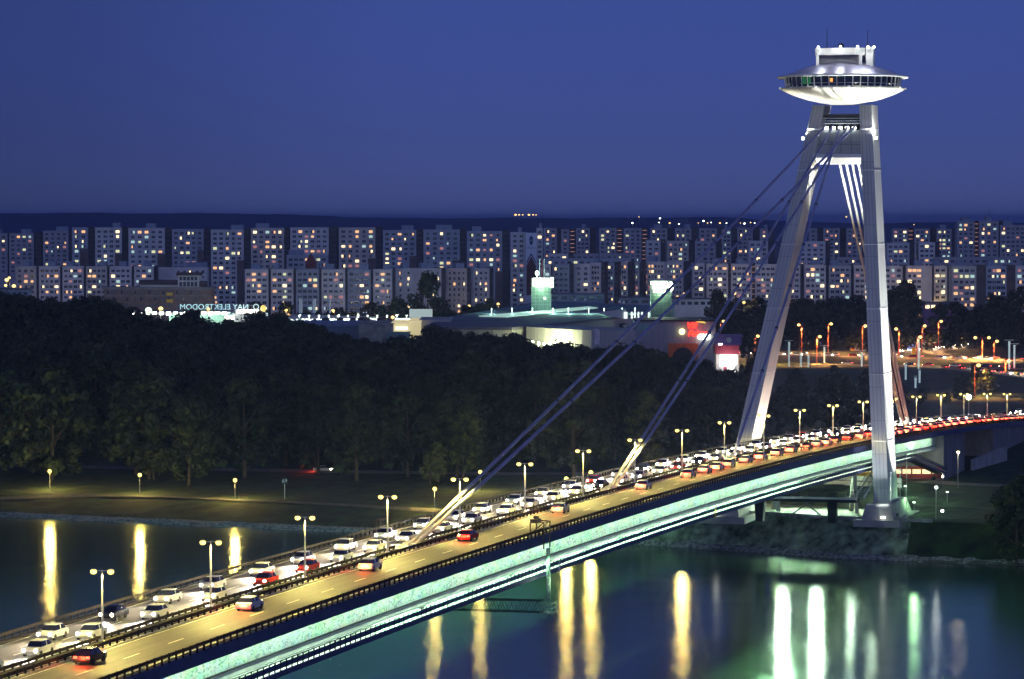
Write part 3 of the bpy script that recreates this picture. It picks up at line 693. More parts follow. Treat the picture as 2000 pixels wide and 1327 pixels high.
# ------------------------------------------------------------------ bridge lamps
ORD = ['first', 'second', 'third', 'fourth', 'fifth', 'sixth', 'seventh', 'eighth', 'ninth', 'tenth', 'eleventh', 'twelfth', 'thirteenth', 'fourteenth', 'fifteenth', 'sixteenth', 'seventeenth', 'eighteenth', 'nineteenth', 'twentieth', 'twenty-first', 'twenty-second', 'twenty-third', 'twenty-fourth', 'twenty-fifth', 'twenty-sixth', 'twenty-seventh', 'twenty-eighth', 'twenty-ninth', 'thirtieth']
def bridge_lamp():
    r = empty('street_lamp')
    m = MB(); m.tube((0, 0, 0), (0, 0, 6.9), .13, 8, .07); m.tube((0, 0, 6.9), (0, 0, 7.25), .07, 8, .03); m.build('pole', 'galvanised', r)
    m = MB(); m.box((0, 0, .2), (.5, .4, .4)); m.build('base', 'galvanised', r)
    m = MB(); m.bar((0, -1.0, 7.15), (0, 1.0, 7.15), .07, .07); m.build('arm', 'galvanised', r)
    for y in (-.85, .85):
        m = MB(); m.ball((0, y, 7.05), .33, 12, 7, .8); g = m.build('globe', 'lamp_yellow', r)
        m = MB(); m.ball((0, y, 7.16), .25, 8, 4, .9); m.build('hood', 'galvanised', g)
    light('SPOT', 'lamp_light', (0, 0, 6.75), YEL, 19000, r, .6, (0, 0, 0), 158, .25)
    return r
L0 = bridge_lamp(); KM = kidmap(L0)
LS = [-455, -423, -391.3, -360.5, -329.1, -297.1, -264.9, -231.6, -197.6, -163.5, -128.6, -93.4, -56.9, -20.0, 18.0, 56.0, 97, 133.1, 173.9, 215.8, 262, 305]
for i, s in enumerate(LS):
    o = L0 if i == 0 else copy_tree(L0, KM)
    o.location = W(s, MED, zd(s) + .14) if s < 340 else W(s, MED, zf(s)); o.rotation_euler = (0, 0, BROT + .12)
    tag(o, 'twin globe street lamp in the bridge median, ' + (ORD[i - 2] + ' one counting up from the near end' if i >= 2 else 'before the near end'), 'street lamp', 'twin globe lamps along the bridge median')

# ------------------------------------------------------------------ vehicles
def car_meshes():
    k = {}
    lo = [(-2.1, .30), (2.1, .30), (2.18, .55), (2.1, .78), (1.2, .92), (-1.75, .95), (-2.12, .85), (-2.16, .5)]
    def slab(mb, prof, hw, hw2=None): 
        hw2 = hw2 or hw; mb.prism([(x, -hw, z) for x, z in prof], [(x, hw, z) for x, z in prof]); return mb
    for c in ('silver', 'white', 'red', 'blue', 'black', 'green'):
        m = MB(); slab(m, lo, .84); m.prism([(.55, -.62, 1.40), (-1.25, -.62, 1.38), (-1.25, .62, 1.38), (.55, .62, 1.40)], [(.42, -.56, 1.46), (-1.12, -.56, 1.45), (-1.12, .56, 1.45), (.42, .56, 1.46)])
        for x in (-.35,):
            for y in (-.72, .72): m.bar((x, y, .92), (x, y * .9, 1.40), .08, .06)
        k[c] = m.mesh('car_body', 'carpaint_white' if c == 'white' else 'paint_' + c)
    m = MB(); m.prism([(1.15, -.74, .90), (-1.72, -.74, .93), (-1.72, .74, .93), (1.15, .74, .90)], [(.5, -.60, 1.39), (-1.2, -.60, 1.37), (-1.2, .60, 1.37), (.5, .60, 1.39)]); k['glass'] = m.mesh('glasshouse', 'glass_dark')
    m = MB(); m.tube((0, -.1, 0), (0, .1, 0), .31, 12); k['wheel'] = m.mesh('wheel', 'tyre')
    m = MB(); m.ball((0, 0, 0), .16, 8, 5); k['head'] = m.mesh('headlight', 'headlight')
    m = MB(); m.box((0, 0, 0), (.06, .34, .2)); k['tail'] = m.mesh('taillight', 'taillight')
    return k
CM = car_meshes()
HL = bpy.data.lights.new('headlight_beam', 'SPOT'); HL.color = (1, .88, .70); HL.energy = 13000; HL.spot_size = R(72); HL.spot_blend = .8; HL.shadow_soft_size = .25
TL = bpy.data.lights.new('taillight_beam', 'POINT'); TL.color = (1, .06, .02); TL.energy = 420; TL.shadow_soft_size = .3
def car(loc, yaw, pitch, paint, label, group, lights='both', full=True, rr=None):
    o = link('car', CM[paint], None, loc, (0, -pitch, yaw)); tag(o, label, 'car', group)
    link('glasshouse', CM['glass'], o)
    if full:
        for x in (-1.3, 1.35):
            for y in (-.78, .78): link('wheel', CM['wheel'], o, (x, y, .31))
    for y in (-.62, .62):
        link('headlight', CM['head'], o, (2.12, y, .66)); link('taillight', CM['tail'], o, (-2.15, y, .75))
    if lights in ('head', 'both'): l = link('headlight_beam', HL, o, (2.3, 0, .7)); l.rotation_euler = (0, R(-80), 0)
    if lights in ('tail', 'both'): link('taillight_glow', TL, o, (-2.5, 0, .8))
    return o
rc = random.Random(21); PAINTS = ['silver', 'white', 'silver', 'silver', 'black', 'red', 'white', 'white']
def lane(s0, s1, w, toward, gap, jit, lights, label, group):
    s = s0
    while s < s1:
        p = W(s, w + rc.uniform(-.2, .2), zf(s) + .01); yaw = BROT + (math.pi if toward else 0)
        sl = (zf(s + 2) - zf(s - 2)) / 4
        car(p, yaw, math.atan(sl) * (-1 if toward else 1), rc.choice(PAINTS), label, group, lights); s += gap + rc.uniform(0, jit)
lane(-462, 395, 13.9, True, 13, 5, 'head', 'car with bright headlights in the inner lane queue coming towards the town', 'cars with headlights on the far carriageway')
lane(-460, 395, 17.8, True, 14, 6, 'head', 'car with bright headlights in the outer lane queue coming towards the town', 'cars with headlights on the far carriageway')
lane(-455, -150, 7.3, False, 38, 20, 'tail', 'lone car with red tail lights leaving along the near carriageway', 'sparse cars with red tail lights on the near carriageway')
lane(-140, 395, 7.3, False, 9.5, 6, 'tail', 'car with red tail lights in the queue beside the median leaving the town', 'queue of cars with red tail lights on the near carriageway')
lane(40, 395, 3.4, False, 9, 7, 'tail', 'car with red tail lights in the near lane beyond the pylon', 'queue of cars with red tail lights on the near carriageway')
def on_road(Q, gap, jit, off, rev, label, group, a=0.0, b=1.0, lights='tail'):
    d = 0; nxt = 0; L = sum((q2 - q1).length for q1, q2 in zip(Q, Q[1:]))
    for q1, q2 in zip(Q, Q[1:]):
        seg = (q2 - q1).length
        while nxt < d + seg:
            if a * L <= nxt <= b * L:
                t = (nxt - d) / seg; p = q1.lerp(q2, t); v = (q2 - q1).normalized(); n = Vector((-v.y, v.x, 0)); p = p + n * off
                yaw = math.atan2(v.y, v.x) + (math.pi if rev else 0)
                car((p.x, p.y, gz(p.x, p.y) + .22), yaw, 0, rc.choice(PAINTS), label, group, lights if rc.random() < .5 else 'none', False)
            nxt += gap + rc.uniform(0, jit)
        d += seg
on_road(ROAD_A, 7, 8, -3, False, 'distant car with red tail lights on the long straight road', 'cars on the roads beyond the pylon', .05, .85)
on_road(ROAD_A, 7, 8, 3, True, 'distant car with headlights on the long straight road', 'cars on the roads beyond the pylon', .05, .85, 'head')
on_road(ROAD_B, 7, 8, 2, True, 'distant car on the second road below the long straight one', 'cars on the roads beyond the pylon', .1, .9)
on_road(ROAD_C, 7, 8, 2, True, 'distant car on the road climbing away towards the trees', 'cars on the roads beyond the pylon', .1, .9, 'head')
on_road(ROAD_D, 8, 5, 0, True, 'car with bright headlights on the curving slip road', 'cars on the roads beyond the pylon', .1, .95, 'head')
on_road(ROAD_P, 45, 60, -2, False, 'car on the embankment road behind the trees', 'cars on the embankment road', .05, .95, 'tail')
def bus(loc, yaw, label, paint='paint_red', pitch=0):
    o = empty('city_bus', loc, yaw, label, 'bus'); o.rotation_euler = (0, -pitch, yaw)
    m = MB(); m.prism([(-5.8, -1.2, .35), (5.8, -1.2, .35), (5.8, 1.2, .35), (-5.8, 1.2, .35)], [(-5.8, -1.2, 2.95), (5.7, -1.2, 2.95), (5.7, 1.2, 2.95), (-5.8, 1.2, 2.95)]); m.build('body', paint, o)
    for y in (-1.22, 1.22):
        for k in range(5): q = MB(); q.box((-4.6 + k * 2.25, y, 2.0), (1.9, .06, 1.0)); q.build('window', 'wall_glow_yellow', o)
        for x in (-3.6, 3.8): q = MB(); q.tube((x, y - .12, .48), (x, y + .06, .48), .48, 14); q.build('wheel', 'tyre', o)
    q = MB(); q.box((5.8, 0, 1.9), (.06, 2.1, 1.5)); q.build('windscreen', 'glass_dark', o)
    for y in (-.9, .9): link('headlight', CM['head'], o, (5.86, y, .8)); link('taillight', CM['tail'], o, (-5.84, y, 1.0))
    m = MB(); m.box((0, 0, 3.05), (7, 1.4, .2)); m.build('roof_vent', paint, o)
    return o
p = atz(1668, 935, 6.3); bus(Vector((p.x, p.y, 6.35)), R(-4), 'orange and white bus on the road under the bridge, left of the pylon foot', 'yellow_paint')
p = atz(1765, 938, 6.3); bus(Vector((p.x + 3, p.y, 6.35)), R(-4), 'red bus on the road just right of the pylon foot', 'paint_red')

# ------------------------------------------------------------------ trees
def crown_mesh(seed, H_, Rw, leaf, mats, base=.28, n=60, per=36, slim=False):
    r = random.Random(seed); mb = MB(); cl = []
    for k in range(n):
        t = r.random() ** .8; a = r.uniform(0, 6.283); z = H_ * (base + (1 - base) * t)
        prof_ = math.sin(math.pi * min(1, .12 + .86 * t) ** .85) ** .6 if not slim else math.sin(math.pi * (.12 + .85 * t)) ** .5
        rad = Rw * prof_ * (r.uniform(.35, 1.0)) * r.choice((1, 1, .85, 1.1))
        cl.append((Vector((rad * math.cos(a), rad * math.sin(a), z)), r.uniform(.16, .30) * Rw * (1.2 if slim else 1)))
    for c, q in cl:
        mi = r.choice((0, 0, 1)) if len(mats) > 1 else 0
        for j in range(per):
            d = Vector((r.gauss(0, 1), r.gauss(0, 1), r.gauss(0, 1))).normalized(); p = c + Vector((d.x * q, d.y * q, d.z * q * .75)) * r.uniform(.55, 1.05)
            nn = (d + Vector((r.uniform(-.6, .6), r.uniform(-.6, .6), r.uniform(-.3, .9)))).normalized(); u = nn.orthogonal().normalized(); v = nn.cross(u); s_ = leaf * r.uniform(.6, 1.3)
            an = r.uniform(0, 3); u, v = u * math.cos(an) + v * math.sin(an), v * math.cos(an) - u * math.sin(an)
            mb.face([p - u * s_ - v * s_ * .2, p + v * s_ * .6, p + u * s_ + v * s_ * .1, p - v * s_ * .6], None, mi)
    return mb.mesh('crown', mats)
def trunk_mesh(seed, H_, Rw):
    r = random.Random(seed); m = MB(); m.tube((0, 0, -.5), (.2, .1, H_ * .45), H_ * .022, 8, H_ * .014); m.tube((.2, .1, H_ * .45), (0, .3, H_ * .85), H_ * .014, 6, H_ * .005)
    for k in range(6):
        a = k * 1.05 + r.uniform(-.3, .3); z = H_ * r.uniform(.25, .5); q = Rw * r.uniform(.4, .75)
        m.tube((.1, .05, z), (q * math.cos(a), q * math.sin(a), z + H_ * r.uniform(.15, .3)), H_ * .009, 5, H_ * .003)
    return m.mesh('trunk', 'bark')
TREES = []
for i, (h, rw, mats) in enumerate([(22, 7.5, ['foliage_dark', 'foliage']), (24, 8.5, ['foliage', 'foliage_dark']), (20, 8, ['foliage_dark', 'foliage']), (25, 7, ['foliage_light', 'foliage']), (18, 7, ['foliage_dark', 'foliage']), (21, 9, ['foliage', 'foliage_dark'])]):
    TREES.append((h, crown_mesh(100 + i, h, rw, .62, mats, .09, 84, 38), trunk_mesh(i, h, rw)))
POPLAR = (24, crown_mesh(200, 24, 2.8, .5, ['foliage_dark', 'foliage'], .08, 60, 36, True), trunk_mesh(50, 24, 1.5))
SHRUB = (3, crown_mesh(210, 3, 1.8, .3, ['foliage', 'foliage_light'], .05, 26, 26), trunk_mesh(51, 3, 1.2))
rt = random.Random(5); NT = [0]
def tree(x, y, h, label, group, kind=None, cat='tree', wid=1.0):
    P = kind or TREES[rt.choice((0, 1, 2, 4, 5, 0))]; k = h / P[0]; e = empty('shrub' if cat == 'shrub' else 'tree', (x, y, gz(x, y)), rt.uniform(0, 6.28), label, cat, group)
    e.scale = (k * wid, k * wid, k); link('trunk', P[2], e); link('crown', P[1], e); NT[0] += 1; return e
def interp(P, x):
    for (a, b), (c, d) in zip(P, P[1:]):
        if x <= c: return b + (d - b) * max(0, (x - a)) / (c - a)
    return P[-1][1]
TOP = [(-50, 578), (40, 584), (130, 586), (200, 598), (260, 610), (330, 618), (350, 608), (400, 622), (440, 628), (480, 620), (560, 622), (620, 648), (690, 662), (770, 660), (800, 650), (850, 634), (900, 655), (1000, 652), (1060, 682), (1120, 672), (1180, 684), (1240, 676), (1300, 700), (1400, 712), (1440, 735), (1500, 760), (1600, 720), (1660, 728), (1700, 760)]
GP = 'trees of the riverside park'
rows = [836, 858, 880, 905, 938, 972, 1010, 1050, 1092, 1136, 1180, 1225, 1272, 1318]
for ri, Y in enumerate(rows):
    px = -40 + rt.uniform(0, 40)
    while px < 1700:
        x = (px - 1000) / FPX * Y; y = Y + rt.uniform(-9, 9); step = (10.5 if ri > 3 else 12.5) * FPX / Y
        ok = True
        if ri < 3 and (px > 1180 or rt.random() < (.3, .15, .1)[ri]): ok = False
        if px > 1405 and Y > 1120: ok = False
        if px > 1500 and Y > 1010: ok = False
        if px > 1450 and Y < 940: ok = False
        if y - wl(x) < 40 or abs(y - (60.5 * FPX / (interp([(-100, 908), (1700, 936)], px) - 430))) < 9: ok = False
        mz = H - (interp(TOP, px) - 430) * Y / FPX; h = min(rt.uniform(17, 27), (mz - 6) * rt.uniform(.86, 1.02))
        if ri >= 11: h = min(34, (mz - 6) * rt.uniform(.88, 1.03))
        if ok and h > 7:
            lab = 'broad leafy tree in the dark riverside park, ' + ('front rank by the embankment lawn' if ri < 4 else 'inside the dense middle of the wood' if ri < 10 else 'back rank before the shopping centre')
            tree(x, y, h, lab, GP)
        px += step * rt.uniform(.8, 1.25)
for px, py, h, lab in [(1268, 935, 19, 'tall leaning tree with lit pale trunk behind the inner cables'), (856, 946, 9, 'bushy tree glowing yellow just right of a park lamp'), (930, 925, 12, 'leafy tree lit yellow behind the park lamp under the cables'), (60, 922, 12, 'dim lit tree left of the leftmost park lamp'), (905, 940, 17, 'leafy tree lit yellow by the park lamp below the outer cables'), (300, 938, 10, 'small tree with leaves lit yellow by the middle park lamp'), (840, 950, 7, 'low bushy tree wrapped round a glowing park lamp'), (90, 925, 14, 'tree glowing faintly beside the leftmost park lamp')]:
    p = atz(px, py, 4.8); tree(p.x, p.y, h, lab, GP, TREES[3], wid=1.1 if h > 10 else 1.3)  # brighter crown colour stands in for lamplight on these leaves
p = atY(1462, 700, 1150); tree(p.x, p.y, 25, 'tall narrow poplar beside the red and white shop', 'poplars by the shop', POPLAR)
p = atY(1478, 700, 1120); tree(p.x, p.y, 19, 'shorter narrow poplar touching the far pylon leg', 'poplars by the shop', POPLAR)
p = atz(1985, 1048, 5.6); tree(p.x, p.y, 15.5, 'round dark tree on the bank at the right edge', None, TREES[2], wid=1.0)
p = atz(2028, 1040, 5.8); tree(p.x, p.y, 15, 'dark tree partly cut off by the right edge of the view', None, TREES[0], wid=1.1)
for px, py, yt in [(1760, 800, 752), (1800, 792, 760), (1850, 790, 765), (1905, 770, 712), (1930, 775, 722), (1880, 785, 730), (1555, 770, 722), (1630, 770, 715), (1690, 770, 722), (1600, 775, 735)]:
    p = atz(px, py, 6); h = H - (yt - 430) * p.y / FPX - 6; tree(p.x, p.y, h, 'dark tree in the loops of road just beyond the bridge', 'trees between the road loops')
for Y0_, a, b, yt, stp in [(1700, 1380, 2040, 600, 21), (1800, 1380, 2040, 592, 24), (1640, 1560, 2040, 640, 30), (1660, 745, 1010, 600, 24), (1700, 500, 760, 604, 30), (1560, 20, 230, 590, 22), (1690, 1060, 1400, 628, 999)]:
    px = a
    while px < b:
        y = Y0_ + rt.uniform(-20, 20); h = H - (yt + rt.uniform(-14, 12) - 430) * y / FPX - 6
        tree((px - 1000) / FPX * y, y, max(5, h), 'distant dark tree in the belt at the foot of the apartment blocks', 'trees at the foot of the apartment blocks'); px += stp * rt.uniform(.7, 1.3)
for px, yt, lab, wd in [(835, 537, 'tall spreading tree standing against the turned grey apartment block', 1.0), (775, 585, 'rounded dark tree in front of the pale long block', 1.2), (1400, 570, 'dark conical tree in front of the right hand apartment row', .9), (1770, 552, 'big dark tree against the blank gable on the right', 1.1), (1735, 570, 'dark tree just right of the near pylon leg', 1.0), (1990, 565, 'dark tree rising at the right edge below the towers', 1.3), (1940, 580, 'dark tree below the right hand loggias', 1.2)]:
    y = 1640; h = H - (yt - 430) * y / FPX - 6; tree((px - 1000) / FPX * y, y, h, lab, 'trees at the foot of the apartment blocks', wid=wd * .8)
for px, py, h in [(1706, 1013, 1.0), (1752, 1013, .9)]:
    p = atz(px, py, 7.35); e = tree(p.x, p.y + .5, h, 'small dark shrub growing on the ledge of the pylon footing, ' + ('left' if px < 1730 else 'right') + ' one', 'shrubs on the footing ledge', SHRUB, 'shrub'); e.location.z = 7.35
for px, py, h in [(1725, 1035, .8), (1690, 1040, .6), (1760, 1050, .9), (1700, 1066, .7), (1735, 1062, .7), (1380, 1052, 1.0), (1350, 1060, .9), (1320, 1058, .8)]:
    z = 4.5; p = atz(px, py, z)
    for _ in range(8): z = gz(p.x, p.y); p = atz(px, py, z)
    tree(p.x, p.y, h * 1.4, 'weedy shrub clinging to the sloping quay wall', 'shrubs on the sloping quay wall', SHRUB, 'shrub')

# ------------------------------------------------------------------ apartment blocks
WM = {}
for k in ('window_dark', 'window_dim', 'window_orange', 'window_warm', 'window_yellow', 'window_red', 'window_cool'):
    m = MB(); m.box((-.5, 0, 0), (.9, .16, 1.4)); m.box((.5, 0, 0), (.9, .16, 1.4)); WM[k] = m.mesh('window', k)
HALF = {}
for k in ('window_orange', 'window_warm', 'window_yellow', 'window_cool'):
    m = MB(); m.box((-.5, 0, 0), (.9, .16, 1.4), mi=0); m.box((.5, 0, 0), (.9, .16, 1.4), mi=1); HALF[k] = m.mesh('window', [k, 'window_dark'])
rb = random.Random(77); rv = random.Random(5)
mat('facade_cream', (0.50, 0.47, 0.45), 0.85, var=0.14, vs=0.1); mat('facade_bluegrey', (0.34, 0.38, 0.46), 0.85, var=0.14, vs=0.1)
def pick(p):
    if rb.random() < p + .05: return rb.choice(['window_orange', 'window_orange', 'window_warm', 'window_warm', 'window_yellow', 'window_red', 'window_cool'])
    return 'window_dark' if rb.random() < .8 else 'window_dim'
NB = [0]
def block(x0, x1, yt, Y, label, group, ybot=620, cols=None, wall='facade_grey', lit=.16, yaw=0, shaft=None, shaftm='shaft_dark', house=True, pitch=2.8, loggia=None, blank=(), depth=12, colp=3.1, ws=1.0, top_off=2.0):
    wall = rv.choice((wall, wall, wall, 'facade_cream', 'facade_bluegrey')) if wall in ('facade_grey', 'facade_pale') else wall
    k = Y / FPX; wd = (x1 - x0) * k / math.cos(yaw); xc = ((x0 + x1) / 2 - 1000) * k; zt = H - (yt - 430) * k; h = zt - 6
    e = empty('apartment_block', (xc, Y, 6), yaw, label, 'apartment block', group); NB[0] += 1
    m = MB(); m.box((0, depth / 2, h / 2), (wd, depth, h)); m.box((0, depth / 2, h + .15), (wd + .3, depth + .3, .5)); m.build('wall', wall, e)
    cols = cols or max(1, round(wd / colp)); nf = int((h - 1) / pitch); zb = H - (ybot - 430) * k - 6
    for f in range(nf):
        z = h - top_off - f * pitch
        if z < max(1.5, zb): break
        for c in range(cols):
            if c in blank: continue
            x = (c + .5) / cols * (wd - 1.2) - (wd - 1.2) / 2
            if loggia and f >= loggia and c >= cols - 1: continue
            pk = pick(lit); o = link('window', HALF[pk] if pk in HALF and rv.random() < .35 else WM[pk], e, (x, -.06, z)); o.scale = (ws * rv.choice((1, 1, 1, .72)) * rv.choice((1, -1)), 1, rv.choice((1, 1, .8)))
    if loggia:
        z1 = h - loggia * pitch - .4; w_ = wd / cols; m = MB()
        m.box((wd / 2 - w_ / 2, -.12, z1 / 2), (w_, .3, z1)); m.build('loggia_wall', 'facade_brown', e)
    if shaft:
        sw = shaft * k; m = MB(); m.box((wd / 2 + sw / 2, depth / 2 + .8, h / 2 - .1), (sw, depth - 2, h + 1.8)); m.build('stairwell', shaftm, e)
        if shaftm == 'shaft_dark' and rb.random() < .6:
            lit_m = 'stair_lit' if rb.random() < .14 else 'window_dim'
            for f in range(nf):
                z = h - 1.2 - f * pitch
                if z < zb: break
                m = MB(); m.box((wd / 2 + sw / 2, 1.7, z), (sw * .7, .14, .5)); m.build('stair_window', lit_m, e)
    if house:
        a = rb.uniform(-.3, .3) * wd; m = MB(); m.box((a, depth / 2, h + 1.7), (wd * rb.uniform(.25, .45), depth * .6, 2.8)); m.build('lift_housing', 'housing_blue', e)
        if rb.random() < .5: m = MB(); m.tube((a + 1, depth / 2, h + 3), (a + 1, depth / 2, h + 7), .12, 5); m.build('roof_aerial', 'dark_steel', e)
    return e
def ordn(i): return ORD[i] if i < len(ORD) else str(i + 1)
G1 = 'rear row of tall apartment towers on the left'
for i, (a, b, yt, sh, lg) in enumerate([(141, 172, 446, 13, 4), (186, 238, 446, 12, 5), (251, 322, 447, 13, 5), (336, 398, 449, 13, 4), (412, 476, 450, 12, 6), (490, 555, 447, 11, None), (567, 642, 446, 17, None), (662, 733, 446, 13, 6), (748, 813, 451, 13, 5), (827, 898, 450, 12, 6), (912, 981, 453, 13, 8), (997, 1027, 455, 0, None), (1048, 1060, 447, 0, None)]):
    block(a, b, yt, 2050, 'tall grey apartment tower, ' + ordn(i) + ' from the left in the left rear row', G1, ybot=530 if i not in (4, 11) else 600, cols=max(1, round((b - a) / 13.5)) , shaft=sh or None, loggia=lg, lit=.3, wall='facade_grey', house=rb.random() < .7, ws=1.05)
G2 = 'dim far towers at the left edge'
for i, (a, b, yt) in enumerate([(-14, 15, 457), (18, 66, 457), (84, 134, 452)]):
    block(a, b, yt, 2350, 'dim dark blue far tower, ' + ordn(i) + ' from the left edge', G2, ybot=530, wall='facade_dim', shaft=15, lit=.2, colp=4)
G3 = 'long pale block at the left behind the brick building'
for i, (a, b, c) in enumerate([(30, 71, 3), (76, 117, 4), (122, 163, 4), (168, 209, 4), (214, 257, 4), (262, 300, 3)]):
    block(a, b, 522, 1900, 'section of the long pale left block, ' + ordn(i) + ' from its left end', G3, ybot=608, cols=c, shaft=5, shaftm='shaft_dark', lit=.24, wall='facade_pale', ws=.95)
block(304, 405, 524, 1915, 'plain pale end block with few windows behind the brick building tower', G3, ybot=600, cols=8, lit=.08, wall='facade_pale', blank=(0, 1, 2), ws=.7)
G4 = 'long pale block in the middle'
for i, (a, b, c) in enumerate([(478, 524, 4), (529, 573, 4), (578, 623, 4), (628, 674, 4), (679, 724, 4), (729, 766, 3)]):
    block(a, b, 528, 1760, 'section of the long pale middle block, ' + ordn(i) + ' from its left end', G4, ybot=622, cols=c, shaft=5, lit=.2, wall='facade_pale', ws=.95, blank=(3,) if i == 5 else ())
for i, (a, b, c) in enumerate([(772, 808, 2), (808, 862, 5), (872, 912, 4), (923, 956, 3)]):
    block(a, b, 526, 1790 + i * 22, 'turned grey section, ' + ordn(i) + ' right of the pale middle block', G4, ybot=615, cols=c, shaft=9 if i else None, lit=.22, wall='facade_grey', yaw=R(12), ws=.55, blank=(0,) if i == 1 else ())
block(560, 640, 500, 1900, 'low stepped roof block behind the middle row', G4, ybot=530, lit=.15, wall='facade_pale')
for px, yb in ((607, 525),):
    k = 1748 / FPX; e = empty('gable_ornament', ((px - 1000) * k, 1748, H - (yb - 430) * k), 0, 'dark red pointed gable shape standing on the roof of the middle block', 'roof gable')
    m = MB(); m.prism([(-2.7, 0, 0), (2.7, 0, 0), (2.7, .8, 0), (-2.7, .8, 0)], [(-2.7, 0, 3.2), (2.7, 0, 3.2), (2.7, .8, 3.2), (-2.7, .8, 3.2)]); m.prism([(-2.7, 0, 3.2), (2.7, 0, 3.2), (0, 0, 7.6)], [(-2.7, .8, 3.2), (2.7, .8, 3.2), (0, .8, 7.6)]); m.build('gable', 'red_dark', e)
# logo wall tower
k = 2046 / FPX; zt = H - (455 - 430) * k; zb = H - (600 - 430) * k
lw = empty('logo_gable_wall', ((1037.5 - 1000) * k, 2046, 6), 0, 'blank tower gable with oval blue logo and dark red pointed lower half', 'gable wall')
m = MB(); m.box((0, 6, (zt - 6) / 2), (21 * k, 12, zt - 6)); m.build('wall', 'banner_white', lw)
zz = lambda py: H - (py - 430) * k - 6
m = MB(); hw = 9.3 * k; m.prism([(-hw, -.1, zz(577)), (hw, -.1, zz(577)), (hw, -.1, zz(519)), (0, -.1, zz(501)), (-hw, -.1, zz(519))], [(-hw, .1, zz(577)), (hw, .1, zz(577)), (hw, .1, zz(519)), (0, .1, zz(501)), (-hw, .1, zz(519))]); m.build('red_field', 'red_dark', lw)
for sx in (-1, 1): m = MB(); m.bar((0, -.12, zz(496)), (sx * hw, -.12, zz(514)), .2, .6); m.build('chevron', 'logo_navy', lw)
m = MB(); n = 20; m.prism([(3.7 * k * math.cos(i * 6.283 / n), -.2, zz(470) + 9 * k * math.sin(i * 6.283 / n)) for i in range(n)], [(3.7 * k * math.cos(i * 6.283 / n), -.02, zz(470) + 9 * k * math.sin(i * 6.283 / n)) for i in range(n)]); m.build('logo_oval', 'logo_navy', lw)
m = MB(); m.box((0, -.25, zz(470)), (4.4 * k, .2, 5 * k)); m.build('logo_centre', 'logo_grey', lw)
def text(body, name, parent, loc, size, matn, rot=(R(90), 0, 0), ext=.1, shear=0, bold=0.0, align='CENTER'):
    c = bpy.data.curves.new(name, 'FONT'); c.body = body; c.size = size; c.extrude = ext; c.shear = shear; c.offset = bold; c.align_x = align; c.materials.append(MT[matn])
    t_ = bpy.data.objects.new(name, c); COL.objects.link(t_); bpy.context.view_layer.update()
    me = bpy.data.meshes.new_from_object(t_.evaluated_get(bpy.context.evaluated_depsgraph_get())); bpy.data.objects.remove(t_)
    return link(name, me, parent, loc, rot)
text('VNCO', 'lettering', lw, (0, -.1, zz(486.5)), 6.2 * k * 1.0, 'logo_grey', bold=.02)
# centre
G5 = 'front apartment row in the centre'
for i, (a, b, yt, c, sh, yaw) in enumerate([(1062, 1076, 518, 1, 3, 0), (1080, 1112, 518, 3, 8, 0), (1121, 1153, 517, 2, None, 0), (1153, 1173, 515, 3, 8, -12), (1181, 1199, 515, 3, 8, -12), (1207, 1225, 514, 3, 9, -12), (1235, 1248, 514, 2, 8, -12), (1257, 1298, 513, 6, None, -12), (1299, 1334, 513, 5, 14, -12)]):
    block(a, b, yt, 1850 + i * 8, 'centre front apartment section, ' + ordn(i) + ' right of the logo wall', G5, ybot=590, cols=c, shaft=sh, lit=.2, wall='facade_pale' if i != 4 else 'facade_grey', yaw=R(yaw), ws=.95 if yaw == 0 else .5, house=rb.random() < .3)
G6 = 'middle depth blocks behind the centre row'
for i, (a, b, yt, Y) in enumerate([(1070, 1110, 497, 2050), (1066, 1232, 506, 2000), (1112, 1232, 497, 2070), (1262, 1290, 471, 2150), (1303, 1345, 472, 2150), (1357, 1398, 472, 2150), (1462, 1500, 472, 2150), (1560, 1612, 473, 2150), (1634, 1695, 504, 2050), (1732, 1776, 476, 2150), (1794, 1826, 475, 2150), (1828, 1990, 504, 2050)]):
    block(a, b, yt, Y, 'mid distance block, ' + ordn(i) + ' from the left behind the front rows', G6, ybot=520, lit=.17, wall=['facade_grey', 'facade_pale', 'facade_dim'][i % 3], shaft=10 if b - a < 60 else None, house=False, colp=3.6)
G7 = 'far row of dim towers on the skyline'
for i, (a, b, yt) in enumerate([(1062, 1088, 447), (1096, 1112, 449), (1125, 1152, 447), (1170, 1204, 447), (1218, 1253, 447), (1270, 1303, 447), (1318, 1350, 447), (1365, 1400, 447), (1410, 1428, 449), (1440, 1470, 446), (1484, 1500, 448), (1580, 1596, 447), (1608, 1640, 447), (1653, 1684, 447), (1743, 1773, 448), (1786, 1816, 448), (1829, 1858, 448)]):
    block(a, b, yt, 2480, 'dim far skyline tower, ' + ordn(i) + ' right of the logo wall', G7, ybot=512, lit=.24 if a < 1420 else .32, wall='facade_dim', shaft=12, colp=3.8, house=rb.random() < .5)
for i, (a, b, yt) in enumerate([(1869, 1903, 434), (1912, 1950, 433), (1953, 2003, 441)]):
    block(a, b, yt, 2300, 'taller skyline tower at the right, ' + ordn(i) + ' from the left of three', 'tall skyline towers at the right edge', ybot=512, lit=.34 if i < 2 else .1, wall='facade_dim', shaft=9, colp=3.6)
G8 = 'front apartment row on the right'
